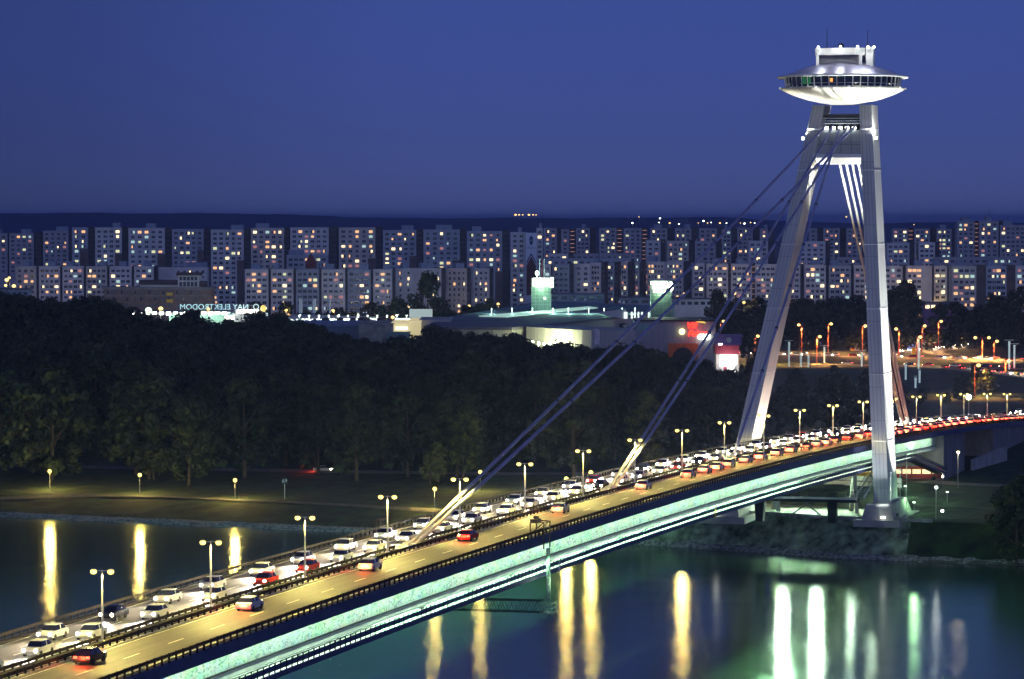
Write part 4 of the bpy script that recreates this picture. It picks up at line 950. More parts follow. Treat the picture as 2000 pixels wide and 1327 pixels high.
for i, (a, b, yt, c, sh, Y) in enumerate([(1353, 1376, 516, 2, 6, 1880), (1381, 1422, 517, 4, 6, 1840), (1428, 1469, 517, 4, 6, 1840), (1475, 1516, 518, 4, 6, 1840), (1522, 1563, 519, 4, 6, 1840), (1571, 1613, 519, 4, 6, 1840), (1619, 1662, 520, 4, 6, 1840), (1668, 1709, 520, 4, 6, 1840), (1715, 1763, 521, 4, 6, 1840), (1770, 1820, 521, 5, 5, 1840), (1823, 1850, 521, 2, 8, 1860)]):
    block(a, b, yt, Y, 'right hand apartment section, ' + ordn(i) + ' from the left in the front row', G8, ybot=605, cols=c, shaft=sh, lit=.24, wall='facade_pale', ws=.95, blank=(3, 4) if i == 9 else ())
for i, (a, b, c) in enumerate([(1859, 1907, 4), (1926, 1966, 4), (1984, 2026, 4)]):
    block(a, b, 521, 1760, 'right front block with dark loggias, ' + ordn(i) + ' from the left of three', 'blocks with dark loggias on the right', ybot=600, cols=c, shaft=18, lit=.25, wall='facade_pale', shaftm='facade_brown')
tl = MB()
trl = random.Random(9)
for k in range(5200):
    px = trl.uniform(-60, 2060); Y = trl.uniform(2650, 3600); x = (px - 1000) / FPX * Y; z = 6 + trl.random() * 13; r_ = trl.uniform(2, 4.5); d = Vector((trl.gauss(0, 1), trl.gauss(0, 1), trl.gauss(0, 1))).normalized(); u = d.orthogonal().normalized() * r_; v = d.cross(u)
    tl.face([Vector((x, Y, z)) + u, Vector((x, Y, z)) + v, Vector((x, Y, z)) - u, Vector((x, Y, z)) - v])
tag(tl.build('treeline', 'foliage_dark'), 'distant dark belt of woodland between the towers and the hills', 'woodland', kind='stuff')
print('trees', NT, 'blocks', NB, 'objects', len(bpy.data.objects))
def tm(name, col, em, es): mat(name, col, .7, var=.1, emit=em, es=es)
mat('mast_glow', (0.75, 0.85, 0.82), 0.4, var=0, emit=(.7, 1, .9), es=.28)  # mast shafts emit faintly in place of light falling on them
emat('deck_glow_dim', (0.6, 1.0, 0.8), .5); mat('entrance_rust', (.35, .08, .02), .7, var=.2, emit=(.9, .2, .03), es=.03)
emat('neon_yellow_hot', (1, .9, .35), 4); mat('teal_wall_dim', (.15, .2, .24), .8, var=.1); mat('concrete_tan', (.33, .32, .27), .9, var=.2)
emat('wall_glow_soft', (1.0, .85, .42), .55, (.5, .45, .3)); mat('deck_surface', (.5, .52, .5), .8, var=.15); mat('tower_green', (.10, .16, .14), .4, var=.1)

# ------------------------------------------------------------------ park and road lamps
def park_lamp():
    r = empty('park_lamp'); m = MB(); m.tube((0, 0, 0), (0, 0, 4.0), .09, 8, .05); m.build('pole', 'pole_grey', r)
    m = MB(); m.ball((0, 0, 4.25), .46, 12, 8); m.build('globe', 'lamp_yellow', r); m = MB(); m.tube((0, 0, 4.62), (0, 0, 4.72), .2, 10, .05); m.build('cap', 'pole_grey', r)
    light('POINT', 'lamp_light', (0, 0, 4.25), (1, .70, .18), 10500, r, .68); return r
PL = park_lamp(); KP = kidmap(PL)
for i, (px, py, z, lab) in enumerate([(97, 915, 4.8, 'leftmost park globe lamp on the embankment lawn'), (273, 922, 4.8, 'park globe lamp beside the tree with lit leaves'), (459, 931, 4.8, 'park globe lamp next to the bench'), (849, 946, 4.9, 'park globe lamp wrapped by a low bushy tree'), (938, 921, 5.2, 'park globe lamp glowing under the outer cables'), (1154, 929, 5.6, 'park globe lamp just above the far guard rail'), (1106, 938, 5.2, 'park lamp hidden behind the bridge deck, gold reflection left of the next'), (1332, 948, 5.6, 'park lamp behind the bridge deck whose gold reflection shows below mid bridge'), (1394, 952, 5.6, 'park lamp behind the bridge near the far pylon leg, seen as a short reflection')]):
    p = atz(px, py, z + 4.25); o = PL if i == 0 else copy_tree(PL, KP); o.location = (p.x, p.y, gz(p.x, p.y)); tag(o, lab, 'park lamp', 'globe lamps in the riverside park')
def green_lamp(px, py, Y, h, label, pw=1500, r_=.45):
    p = atY(px, py, Y); o = empty('floodlight_mast', (p.x, p.y, p.z - h), 0, label, 'floodlight'); m = MB(); m.tube((0, 0, 0), (0, 0, h - .3), .1, 8); m.build('pole', 'pole_grey', o)
    m = MB(); m.ball((0, 0, h), r_, 12, 8); m.build('lamp_head', 'lamp_green' if pw != 1 else 'lamp_white', o); light('POINT', 'flood', (0, 0, h), (.6, 1, .6), max(pw, 300), o, .5)
green_lamp(1892, 776, 1010, 6, 'bright white green floodlight just above the bridge at the right', 5000, .8)
green_lamp(290, 607, 1500, 10, 'blinding white floodlight above the lit parking roof on the left', 9000, 1.3)
green_lamp(143, 861, 960, 5, 'tiny green white lamp among the left park trees', 300, .25)
green_lamp(592, 848, 985, 6, 'small pale lamp deep inside the dark park', 300, .3)
green_lamp(222, 858, 960, 5, 'faint green lamp in the park trees right of the first', 300, .14)
def road_lamp(h, arm, double=False, pm='pole_red'):
    r = empty('road_lamp'); m = MB(); m.tube((0, 0, 0), (0, 0, h), .26, 8, .14); m.build('pole', pm, r)
    for sx in ((-1, 1) if double else (1,)):
        m = MB(); m.bar((0, 0, h - .1), (sx * arm, 0, h + .1), .14, .14); m.build('arm', pm, r)
        m = MB(); m.ball((sx * arm, 0, h), .72, 12, 8, .8); m.build('luminaire', 'lamp_amber', r)
        light('SPOT', 'lamp_light', (sx * arm, 0, h - .4), (1, .48, .13), 105000, r, .8, (sx * arm, 0, 0), 158, .3)
    return r
RL = {}
def place_lamp(px, py, pb, side, label, double=False, pm='pole_red', z=6.0, arm=1.3):
    """lamp head at (px,py), foot at row pb on the ground"""
    g = atz(px, pb, z); h = H - (py - 430) * g.y / FPX - gz(g.x, g.y)
    o = road_lamp(h, arm, double, pm); o.location = (g.x - side * arm * (0 if double else 1), g.y, gz(g.x, g.y)); o.rotation_euler = (0, 0, 0 if side > 0 else math.pi)
    tag(o, label, 'road lamp', 'tall road lamps beyond the pylon'); return o
for px, py, pb, sd, lab in [(1560, 635, 690, -1, 'red road lamp between the pylon legs, tallest on the left, facing left'), (1601, 658, 712, 1, 'short thin road lamp between the legs with its arm to the right'), (1623, 633, 690, 1, 'road lamp with grey pole between the legs'), (1690, 637, 696, 1, 'red road lamp half hidden by the near pylon leg'),
        (1750, 643, 700, -1, 'glowing red road lamp just right of the near pylon leg'), (1806, 637, 690, 1, 'grey road lamp right of the back stay cables'), (1797, 659, 712, 1, 'road lamp beside the pale double mast'), (1838, 628, 682, 1, 'tall red road lamp where the road forks'), (1947, 667, 705, 1, 'road lamp by the dark trees on the right'), (1970, 706, 728, 1, 'low road lamp in front of the slip road on the right'), (1911, 714, 775, 1, 'red road lamp above the slip road tree'),
        (1413, 628, 700, 1, 'road lamp right of the red neon lettering'), (1422, 593, 640, 1, 'small amber lamp before the right apartment row'), (1999, 611, 670, 1, 'red lamp cut by the right edge'), (1671, 598, 640, -1, 'amber lamp below the right apartment row'), (1480, 657, 712, 1, 'small lamp beside the far pylon leg'), (1748, 768, 840, 1, 'lamp glowing at the side of the near pylon leg')]:
    place_lamp(px, py, pb, sd, lab)
place_lamp(1918, 660, 704, 1, 'double headed red road lamp at the centre of the right junction', True, arm=2.9)
for i, (px, py, Y) in enumerate([(1784, 599, 1850), (1816, 616, 1800), (1831, 600, 1850), (1851, 599, 1850), (1824, 609, 1820), (1783, 612, 1800), (13, 547, 1800), (18, 543, 1850), (11, 558, 1800), (27, 559, 1780), (152, 599, 1560), (175, 596, 1560), (314, 603, 1560), (407, 604, 1545), (559, 606, 1700), (650, 608, 1700), (664, 610, 1700), (767, 620, 1500), (1323, 581, 1780), (1337, 574, 1800), (1373, 605, 1700), (1434, 573, 1800), (1453, 591, 1780), (1345, 648, 1480), (1708, 598, 1850), (916, 598, 1750), (973, 594, 1800)]):
    p = atY(px, py, Y); g = gz(p.x, p.y); h = p.z - g; o = empty('street_lamp', (p.x, p.y, g), 0, 'small amber street lamp glowing near the foot of the apartment blocks', 'street lamp', 'amber lamps at the foot of the apartment blocks')
    m = MB(); m.tube((0, 0, 0), (0, 0, h), .12, 6); m.build('pole', 'pole_grey', o); m = MB(); m.ball((0, 0, h), .75 + .25 * (i % 3 == 0), 10, 6, .8); m.build('luminaire', 'lamp_amber', o)
    light('POINT', 'lamp_light', (0, -.2, h), (1, .66, .25), 5200, o, .9)
for i, (px, pt, pb) in enumerate([(1541, 668, 716), (1564, 691, 717), (1579, 694, 718), (1610, 678, 708), (1683, 688, 716), (1769, 712, 742), (1794, 663, 722), (1796, 724, 748), (1788, 738, 758), (1971, 667, 722), (1981, 674, 720)]):
    g = atz(px, pb, 6); h = H - (pt - 430) * g.y / FPX - 6; o = empty('pale_mast', (g.x, g.y, 6), 0, 'slim pale glowing mast with short crossbar, ' + ordn(i) + ' from the left beyond the bridge', 'mast', 'pale masts beyond the bridge')
    m = MB(); m.tube((0, 0, 0), (0, 0, h), .34, 8, .42); m.build('shaft', 'mast_glow', o); m = MB(); m.box((0, 0, h + .5), (3.6 if i in (0, 3, 9, 10, 4) else 1.2, .3, .18)); m.build('crossbar', 'pole_white', o)
for i, (px, py) in enumerate([(1007, 420), (1014, 420), (1021, 420), (1033, 420), (1041, 420), (1047, 420), (1235, 436), (1248, 424), (1287, 435), (1308, 436), (1326, 438), (1364, 436), (1374, 432), (1382, 436), (1389, 435), (1406, 436), (1419, 436), (1446, 436), (1454, 437), (1466, 435), (1474, 436), (1653, 424), (1664, 424), (1785, 439), (1289, 427)]):
    Y = 7600 if py > 430 else 9000; p = atY(px, py, Y); m = MB(); m.tube((0, 0, -12), (0, 0, 0), .5, 5); q = (2.6, 1.9, 1.5)[i % 3] * (1.25 if i < 6 else .8)
    m2 = MB(); m2.ball((0, 0, 0), q, 8, 5, .7); o = m.build('distant_light', 'pole_grey'); o.location = p; g = m2.build('lamp_head', 'lamp_amber' if i < 6 or i % 2 else 'lamp_white', o)
    tag(o, 'bright yellow light in the row glowing above the far hills' if i < 6 else 'tiny light on the far plain below the hills', 'distant light', 'row of yellow lights above the hills' if i < 6 else 'scattered lights on the far plain')
# bench, kilometre sign, billboards
p = atz(475, 971, 4.5); e = empty('park_bench', (p.x, p.y, gz(p.x, p.y) + .12), .1, 'park bench beside the third park lamp on the lawn', 'bench')
m = MB(); m.box((0, 0, .45), (1.9, .5, .08)); m.build('seat', 'bark', e); m = MB(); m.box((0, .26, .8), (1.9, .06, .45)); m.build('backrest', 'bark', e)
for x in (-.8, .8): m = MB(); m.box((x, 0, .2), (.1, .45, .42)); m.build('leg', 'concrete', e)
p = atz(556, 972, 4.5); e = empty('kilometre_sign', (p.x, p.y, gz(p.x, p.y)), 0, 'river kilometre sign with pale figures 69 on a thin pole', 'sign')
m = MB(); m.tube((0, 0, 0), (0, 0, 3.4), .07, 6); m.build('pole', 'pole_white', e); m = MB(); m.box((0, .03, 4.1), (1.5, .08, 1.3)); m.build('board', 'black', e); text('69', 'lettering', e, (0, -.08, 3.68), 1.15, 'pole_white', ext=.02)
def billboard(px0, px1, py0, py1, Y, label, face='billboard_face', legs=True, ylw=False, extra=None):
    k = Y / FPX; x = ((px0 + px1) / 2 - 1000) * k; zt = H - (py0 - 430) * k; zb = H - (py1 - 430) * k; w = (px1 - px0) * k
    e = empty('billboard', (x, Y, zb), 0, label, 'billboard', 'billboards beyond the bridge'); m = MB(); m.box((0, 0, (zt - zb) / 2), (w, .35, zt - zb)); m.build('board', face, e)
    if ylw: m = MB(); m.box((-w * .37, -.22, (zt - zb) / 2), (w * .24, .1, zt - zb)); m.build('yellow_panel', 'yellow_paint', e); m = MB(); m.tube((-w * .37, -.36, (zt - zb) / 2), (-w * .37, -.28, (zt - zb) / 2), .8, 12); m.build('emblem', 'maroon', e)
    g = 6 - zb
    for sx in ((-.37, .3) if not ylw else (-.37,)): m = MB(); m.box((w * sx, 0, g / 2), (.5, .25, -g)); m.build('leg', 'yellow_paint' if ylw else 'pole_grey', e)
    m = MB(); m.box((0, 0, (zt - zb) + .15), (w + .3, .5, .25)); m.build('frame', 'pole_grey', e)
    return e
billboard(1662, 1692, 672, 687, 1640, 'white billboard with yellow panel and dark red emblem on a yellow post', ylw=True)
billboard(1752, 1767, 673, 684, 1660, 'small tan and yellow billboard right of the near pylon leg', 'yellow_paint')
billboard(1771, 1788, 672, 682, 1665, 'blue billboard between the two road lamps', 'band_blue')
billboard(1794, 1809, 669, 679, 1670, 'grey billboard with dark picture behind the pale masts')
billboard(1815, 1830, 670, 679, 1675, 'dark red billboard where the road forks', 'maroon')
billboard(1781, 1788, 679, 694, 1600, 'narrow upright yellow sign panel near the pale mast', 'yellow_paint')
# ------------------------------------------------------------------ shopping centre
MALL_BASE = 6
def mall():
    e = empty('shopping_centre', (20, 1450, 6), 0, 'large shopping centre with teal sloping roofs, skylight strip and lit curved front', 'shopping centre'); inv = Matrix.Translation(-e.location)
    def B(mb, name, m, par=None):
        o = mb.build(name, m, par or e)
        if par is None: o.matrix_parent_inverse = inv.copy()
        return o
    def roof(pts, z, th, name, m):                      # pts in pixels on a level sheet at height z
        P = [atz(a, b, z) for a, b in pts]; mb = MB(); mb.prism([p - Vector((0, 0, th)) for p in P], P); return B(mb, name, m)
    roof([(1000, 640), (1275, 611), (1310, 600), (1060, 588), (860, 622), (830, 638)], 26, 1.0, 'main_roof', 'mall_roof_dark')
    roof([(1165, 601), (1275, 605), (1300, 598), (1060, 589), (930, 611), (1000, 606)], 26.3, .25, 'upper_roof', 'mall_roof')
    roof([(935, 617), (990, 618.5), (1167, 601), (1150, 598.5)], 26.7, .35, 'skylight', 'deck_glow_dim')
    P = [atz(a, b, 20) for a, b in ((870, 680), (1330, 680), (1330, 632), (870, 632))]
    y0 = P[0].y + 8
    mb = MB(); a, b = atz(1000, 640, 26), atz(1275, 611, 26)
    c0 = atz(830, 638, 26)
    mb.prism([Vector((c0.x, c0.y + 2, 5)), Vector((a.x, a.y + 1.5, 5)), Vector((b.x, b.y + 1.5, 5)), Vector((b.x, b.y + 90, 5)), Vector((c0.x, c0.y + 60, 5))], [Vector((c0.x, c0.y + 2, 24.9)), Vector((a.x, a.y + 1.5, 24.9)), Vector((b.x, b.y + 1.5, 24.9)), Vector((b.x, b.y + 90, 24.9)), Vector((c0.x, c0.y + 60, 24.9))]); B(mb, 'hall_wall', 'mall_wall')
    roof([(1000, 652), (1240, 652), (1330, 636), (1260, 622), (1000, 634)], 20.5, .8, 'plant_roof', 'mall_roof_dark')
    rm = random.Random(4)
    for k in range(34):
        px = rm.uniform(1035, 1235); p = atz(px, rm.uniform(636, 648), 20.6); mb = MB(); w = rm.uniform(.8, 3.5); h = rm.uniform(.8, 2.4); mb.box((p.x, p.y, 20.6 + h / 2), (w, w * .7, h)); mb.box((p.x, p.y, 20.6 + h + .1), (w * .6, w * .4, .2)); B(mb, 'roof_unit', rm.choice(['galvanised', 'housing_blue', 'black']))
    # curved front
    mb = MB(); Y = 1345; k = Y / FPX; pts = []
    for i in range(13):
        t = i / 12; px = 1028 + 215 * t; pts.append(((px - 1000) * k, Y - 16 * math.sin(math.pi * t), 0))
    zt = H - (646 - 430) * k
    for i in range(12):
        p, q = pts[i], pts[i + 1]; x0, x1 = i * 3.4, i * 3.4 + 3.4; h0 = zt + (1 - i / 12) * 1.4
        mb.face([(p[0], p[1], 5), (q[0], q[1], 5), (q[0], q[1], h0), (p[0], p[1], h0)], [(x0, 0), (x1, 0), (x1, 20), (x0, 20)]); mb.face([(p[0], p[1], h0), (q[0], q[1], h0), (q[0], Y + 30, h0), (p[0], Y + 30, h0)])
    B(mb, 'curved_front', 'mall_panels')
    for px, py, pw in ((1040, 668, 900), (1052, 671, 1300), (1063, 672, 2200), (1074, 672, 2200), (1084, 671, 1200), (1108, 671, 500)):
        p = atY(px, py, Y - 20); mb = MB(); mb.ball(p, .55, 8, 5); mb.tube(p, (p.x, p.y, p.z - 6), .1, 5); B(mb, 'floodlight', 'lamp_white')
        light('POINT', 'flood', p + Vector((0, .5, .6)), (.95, 1, .45), pw * 3.6, e, .5).matrix_parent_inverse = inv.copy()
    # boxy cinema block
    Yb = 1400; k = Yb / FPX; X = lambda px: (px - 1000) * k; Z = lambda py: H - (py - 430) * k
    mb = MB(); x0, x1, z0, z1 = X(1243), X(1398), 5, Z(628)
    mb.face([(x0, Yb, z0), (x1, Yb, z0), (x1, Yb, z1), (x0, Yb, z1)], [(0, 0), (x1 - x0, 0), (x1 - x0, 20), (0, 20)]); mb.prism([(x0, Yb + .02, z0), (x1, Yb + .02, z0), (x1, Yb + 50, z0), (x0, Yb + 50, z0)], [(x0, Yb + .02, z1), (x1, Yb + .02, z1), (x1, Yb + 50, z1), (x0, Yb + 50, z1)]); B(mb, 'cinema_box', 'mall_panels')
    mb = MB(); mb.box(((x0 + x1) / 2, Yb + 20, z1 + .3), (x1 - x0 + 1, 42, .6)); B(mb, 'roof_edge', 'black')
    mb = MB(); mb.box(((X(1246) + X(1266)) / 2, Yb - .1, Z(639)), (4.2, .3, 2.6)); B(mb, 'panel', 'teal_wall')
    mb = MB(); mb.box(((X(1305) + X(1363)) / 2, Yb - .2, Z(686)), (X(1363) - X(1305), .5, Z(671) - Z(701))); B(mb, 'entrance_panel', 'entrance_rust')
    mb = MB(); n = 16; cx = X(1334); cz = Z(704); rr_ = X(1356) - cx; mb.prism([(cx + rr_ * math.cos(math.pi * i / n), Yb - .6, cz + rr_ * 1.15 * math.sin(math.pi * i / n)) for i in range(n + 1)], [(cx + rr_ * math.cos(math.pi * i / n), Yb - .5, cz + rr_ * 1.15 * math.sin(math.pi * i / n)) for i in range(n + 1)]); B(mb, 'entrance_arch', 'black')
    # neon
    for body, px, py, sz, sh in (('Vill', 1350, 641, 11, .3), ('Palace', 1362, 656, 11, .3)):
        o = text(body, 'neon_lettering', e, (X(px), Yb - .7, Z(py)), sz * k * 1.35, 'neon_red', shear=sh, bold=.16, ext=.15); o.matrix_parent_inverse = inv.copy()
    light('POINT', 'neon_glow', (X(1360), Yb - 3, Z(648)), (1, .05, .02), 700, e, 2).matrix_parent_inverse = inv.copy()
    for px, py, r_, m_ in ((1332, 648, 1.15, 'neon_yellow_hot'), (1368, 658, 1.1, 'sign_white'), (1373, 658, 1.1, 'sign_white'), (1382, 658, 1.2, 'sign_white')):
        mb = MB(); mb.ball((X(px), Yb - .9, Z(py)), r_, 12, 8); B(mb, 'neon_globe', m_)
    mb = MB(); mb.prism([(X(1359), Yb - .8, Z(629)), (X(1379), Yb - .8, Z(632)), (X(1377), Yb - .8, Z(629.5)), (X(1367), Yb - .8, Z(624))], [(X(1359), Yb - .6, Z(629)), (X(1379), Yb - .6, Z(632)), (X(1377), Yb - .6, Z(629.5)), (X(1367), Yb - .6, Z(624))]); B(mb, 'neon_hat', 'neon_yellow')
    # lit gallery under the roof on the right and the buff wall
    a, b = atz(1160, 618, 22), atz(1272, 618, 22)
    Yg = 1430; k2 = Yg / FPX; G = lambda px, py: Vector(((px - 1000) * k2, Yg, H - (py - 430) * k2))
    mb = MB(); mb.prism([G(1170, 613), G(1222, 624), G(1222, 604), G(1170, 611)], [G(1170, 613) + Vector((0, 6, 0)), G(1222, 624) + Vector((0, 6, 0)), G(1222, 604) + Vector((0, 6, 0)), G(1170, 611) + Vector((0, 6, 0))]); B(mb, 'gallery_wall', 'facade_blank')
    for px, w_ in ((1222, 7), (1234, 3.6), (1240, 3.4), (1247, 3.2), (1254, 3), (1267, 3)):
        mb = MB(); p = G(px, 616); mb.box((p.x, Yg - .5, p.z), (w_ * k2, .4, 13 * k2)); mb.box((p.x, Yg - .8, p.z), (w_ * k2 * .2, .3, 13.4 * k2)); B(mb, 'gallery_window', 'deck_glow')
    # striped vertical banner
    mb = MB(); Yv = 1320; kv = Yv / FPX; mb.box(((1166.5 - 1000) * kv, Yv, H - (658 - 430) * kv), (10 * kv, .4, 30 * kv)); B(mb, 'hanging_banner', 'billboard_face')
    # left wings: low hall walls and the bright parking deck
    Yl = 1400; kl = Yl / FPX; L = lambda px: (px - 1000) * kl; ZL = lambda py: H - (py - 430) * kl
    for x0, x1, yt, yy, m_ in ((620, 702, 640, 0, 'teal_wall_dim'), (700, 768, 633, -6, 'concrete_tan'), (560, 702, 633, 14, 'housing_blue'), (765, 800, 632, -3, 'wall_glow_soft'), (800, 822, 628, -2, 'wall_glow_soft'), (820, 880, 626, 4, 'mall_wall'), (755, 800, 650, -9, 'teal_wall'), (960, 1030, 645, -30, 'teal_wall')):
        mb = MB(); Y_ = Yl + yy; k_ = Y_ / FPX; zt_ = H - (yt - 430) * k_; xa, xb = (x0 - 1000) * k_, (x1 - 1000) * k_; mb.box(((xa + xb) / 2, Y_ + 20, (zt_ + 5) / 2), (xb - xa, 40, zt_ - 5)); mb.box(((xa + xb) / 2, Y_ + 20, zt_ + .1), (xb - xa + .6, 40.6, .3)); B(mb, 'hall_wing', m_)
    for i, px in enumerate((880, 900)):
        mb = MB(); p = atY(px, 650, 1395); mb.box(p, (1.6, .3, 2.0)); mb.box(p + Vector((0, -.2, 0)), (.2, .2, 2.1)); B(mb, 'lit_window', 'shop_glow')
    for i in range(7):
        mb = MB(); p = atY(774 + i * 3.4, 641.5, 1396.6); mb.box(p, (.45, .3, .9)); mb.box(p + Vector((0, -.2, 0)), (.1, .2, 1.0)); B(mb, 'lit_window', 'shop_glow')
    roof([(560, 624), (610, 633), (790, 634), (820, 626), (800, 621), (570, 614)], 22.5, .6, 'parking_deck', 'deck_surface')
    for i in range(12):
        px = 585 + i * 19; p = atz(px, 624, 22.5); mb = MB(); mb.tube(p, p + Vector((0, 0, 1.7)), .06, 5); mb.box(p + Vector((0, 0, 1.75)), (.9, .3, .14)); B(mb, 'added_deck_lamp', 'strip_white'); light('POINT', 'flood', p + Vector((0, 0, 1.6)), (.88, 1, .85), 7000, e, .4).matrix_parent_inverse = inv.copy()  # low lamps added to brighten the deck surface
    for k_ in range(14):
        p = atz(rm.uniform(600, 790), rm.uniform(626, 633), 22.6); mb = MB(); w = rm.uniform(1.2, 4.5); mb.box((p.x, p.y, 23.3), (w, w * .6, 1.6)); mb.box((p.x, p.y, 24.2), (w * .5, w * .4, .3)); B(mb, 'roof_unit', 'black')
    # two glass lift towers carrying bright signs
    for i, (xa, xb, yt, Yt) in enumerate(((1038, 1076, 543, 1560), (1271, 1311, 548, 1470))):
        kt = Yt / FPX; T = lambda px: (px - 1000) * kt; ZT = lambda py: H - (py - 430) * kt; xc = (T(xa) + T(xb)) / 2; w = T(xb) - T(xa)
        mb = MB(); mb.prism([(T(xa), Yt, 6), (T(xb), Yt, 6), (T(xb), Yt + 8, 6), (T(xa), Yt + 8, 6)], [(T(xa), Yt, ZT(yt)), (T(xb), Yt, ZT(yt)), (T(xb), Yt + 8, ZT(yt)), (T(xa), Yt + 8, ZT(yt))]); tw = B(mb, 'sign_tower', 'tower_green')
        mb = MB()
        for q in range(6):
            x = T(xa) + w * q / 5; mb.box((x, Yt - .05, (6 + ZT(yt)) / 2), (.14, .14, ZT(yt) - 6))
        for z in lin(ZT(595 + 30 * i), ZT(yt + 18), 5): mb.box((xc, Yt - .05, z), (w, .16, .16))
        B(mb, 'tower_frame', 'pole_grey')
        if i == 0:
            mb = MB(); mb.box(((T(1041) + T(1073)) / 2, Yt - .8, ZT(551.5)), (T(1073) - T(1041), .8, 16 * kt)); B(mb, 'bright_sign', 'sign_white')
            for yy in (545, 552, 559): mb = MB(); mb.ball((T(1078), Yt - .5, ZT(yy)), .78, 10, 6); B(mb, 'sign_disc', 'lamp_green')
            mb = MB(); mb.ball((T(1049), Yt, ZT(534)), .8, 10, 6, 1.4); mb.tube((T(1049), Yt, ZT(543)), (T(1049), Yt, ZT(534)), .15, 6); B(mb, 'beacon', 'lamp_green')
            for px in (1054, 1058.5, 1063): mb = MB(); mb.tube((T(px), Yt + 3, ZT(543)), (T(px), Yt + 3, ZT(506)), .22, 6); B(mb, 'roof_mast', 'pole_white' if px != 1058.5 else 'maroon')
            mb = MB(); mb.ball((T(1064), Yt - .4, ZT(583)), .5, 10, 6); B(mb, 'sign_disc', 'lamp_green')
        else:
            for yy, a_, b_ in ((553, 1271, 1303), (560.5, 1274, 1302), (568, 1276, 1299)): mb = MB(); mb.box(((T(a_) + T(b_)) / 2, Yt - .8, ZT(yy)), (T(b_) - T(a_), .8, 6.4 * kt)); B(mb, 'bright_sign', 'sign_white')
            mb = MB(); mb.ball((T(1310), Yt - .5, ZT(560)), 1.15, 12, 8, 1.75); B(mb, 'sign_disc', 'sign_white')
            mb = MB(); mb.box((T(1314), Yt + 3, (6 + ZT(590)) / 2), (1.3, 4, ZT(590) - 6)); B(mb, 'glass_edge', 'teal_wall')
        light('POINT', 'flood', (xc, Yt - 3.5, ZT(yt + 22)), (.6, 1, .55), 2600, e, 1).matrix_parent_inverse = inv.copy()
    for px, py in ((1123, 588), (1143, 588), (1210, 592), (1218, 593)): p = atz(px, py, 26.3); mb = MB(); mb.box(p + Vector((0, 0, .5)), (1.2, 1.2, 1)); mb.box(p + Vector((0, 0, 1.1)), (.6, .6, .3)); B(mb, 'roof_unit', 'pole_white')
    for px, pw in ((960, 1500), (1000, 1800), (1040, 2400), (1080, 2400), (1110, 2600), (1150, 2600), (1180, 2400), (1215, 2600), (1240, 2600)):  # low fittings added to brighten the teal roof
        p = atz(px, 603, 28.2); light('POINT', 'flood', p, (.45, 1, .75), pw * 2.6, e, .6).matrix_parent_inverse = inv.copy(); mb = MB(); mb.tube((p.x, p.y, 26), p, .12, 6); mb.box(p + Vector((0, 0, .1)), (.5, .3, .2)); B(mb, 'added_roof_flood', 'strip_white')
    return e
MALL = mall()
# fast food shop
Yf = 1330; kf = Yf / FPX; F = lambda px: (px - 1000) * kf; ZF = lambda py: H - (py - 430) * kf
e = empty('corner_shop', (F(1421), Yf, 6), 0, 'shop with maroon band, purple roof and blazing white windows beside the poplar', 'shop'); o0 = e.location.copy()
def fb(name, m_, x0, x1, y0, y1, dy=0, dep=.3): mb = MB(); mb.box(((F(x0) + F(x1)) / 2 - o0.x, dy + dep / 2, (ZF(y0) + ZF(y1)) / 2 - 6), (F(x1) - F(x0), dep, ZF(y0) - ZF(y1))); return mb.build(name, m_, e)
fb('wall', 'facade_blank', 1399, 1443, 690, 743, 0, 16); fb('fascia', 'maroon', 1398, 1444, 675, 692, -.5, 17)
fb('roof_storey', 'purple_roof', 1399, 1450, 657, 675, 3, 12); fb('roof_ledge', 'purple_roof', 1397, 1452, 655.5, 657.5, 2.5, 13)
for x0, x1, y1 in ((1406, 1419, 716), (1421, 1433, 722), (1434, 1440, 712), (1424, 1438, 738)): fb('window', 'shop_glow', x0, x1, 694 if y1 != 738 else 724, y1, -.3, .3)
fb('door', 'maroon', 1414, 1420, 716, 734, -.35, .3); fb('roof_sign', 'shop_glow', 1403, 1411, 671, 674.5, -.7, .3)
m = MB(); m.tube((0, 0, 0), (0, .5, 0), 1.0, 14); o = m.build('roof_fan', 'galvanised', e); o.location = (F(1425) - o0.x, 2.4, ZF(665) - 6)
light('POINT', 'shop_light', (0, -4, ZF(705) - 6), (1, .9, .8), 2500, e, 1)
# brick office building with corner tower
Yk = 1650; kk = Yk / FPX; K = lambda px: (px - 1000) * kk; ZK = lambda py: H - (py - 430) * kk
e = empty('brick_office', (K(305), Yk, 6), 0, 'low reddish brick office building with a square lookout tower', 'office building'); o0 = e.location.copy()
def kb(name, m_, x0, x1, y0, y1, dy=0, dep=.3): mb = MB(); mb.box(((K(x0) + K(x1)) / 2 - o0.x, dy + dep / 2, (ZK(y0) + ZK(y1)) / 2 - 6), (K(x1) - K(x0), dep, ZK(y0) - ZK(y1))); return mb.build(name, m_, e)
kb('wall', 'brick_red', 202, 412, 565, 651, 0, 20); kb('parapet', 'concrete_dark', 200, 414, 561, 566, -.5, 21); kb('string_course', 'concrete_dark', 201, 413, 577, 579, -.3, .3)
kb('upper_storey', 'facade_grey', 272, 346, 556, 566, 3, 14); kb('upper_roof', 'brick_roof', 270, 348, 548, 557, 2, 16); kb('tower', 'facade_grey', 347, 388, 538, 566, 1, 12); kb('tower_roof', 'brick_roof', 344, 391, 533, 538.5, 0, 14); kb('side_roof', 'brick_roof', 388, 400, 550, 566, 2, 12)
for r_ in range(4):
    for k_ in range(34):
        px = 209 + k_ * 5.4
        if k_ % 5 == 4: continue
        kb('window', 'window_dim' if (k_ * 7 + r_) % 5 else 'window_dark', px, px + 3.2, 568 + r_ * 13, 575 + r_ * 13, -.12, .2) if r_ < 3 else None
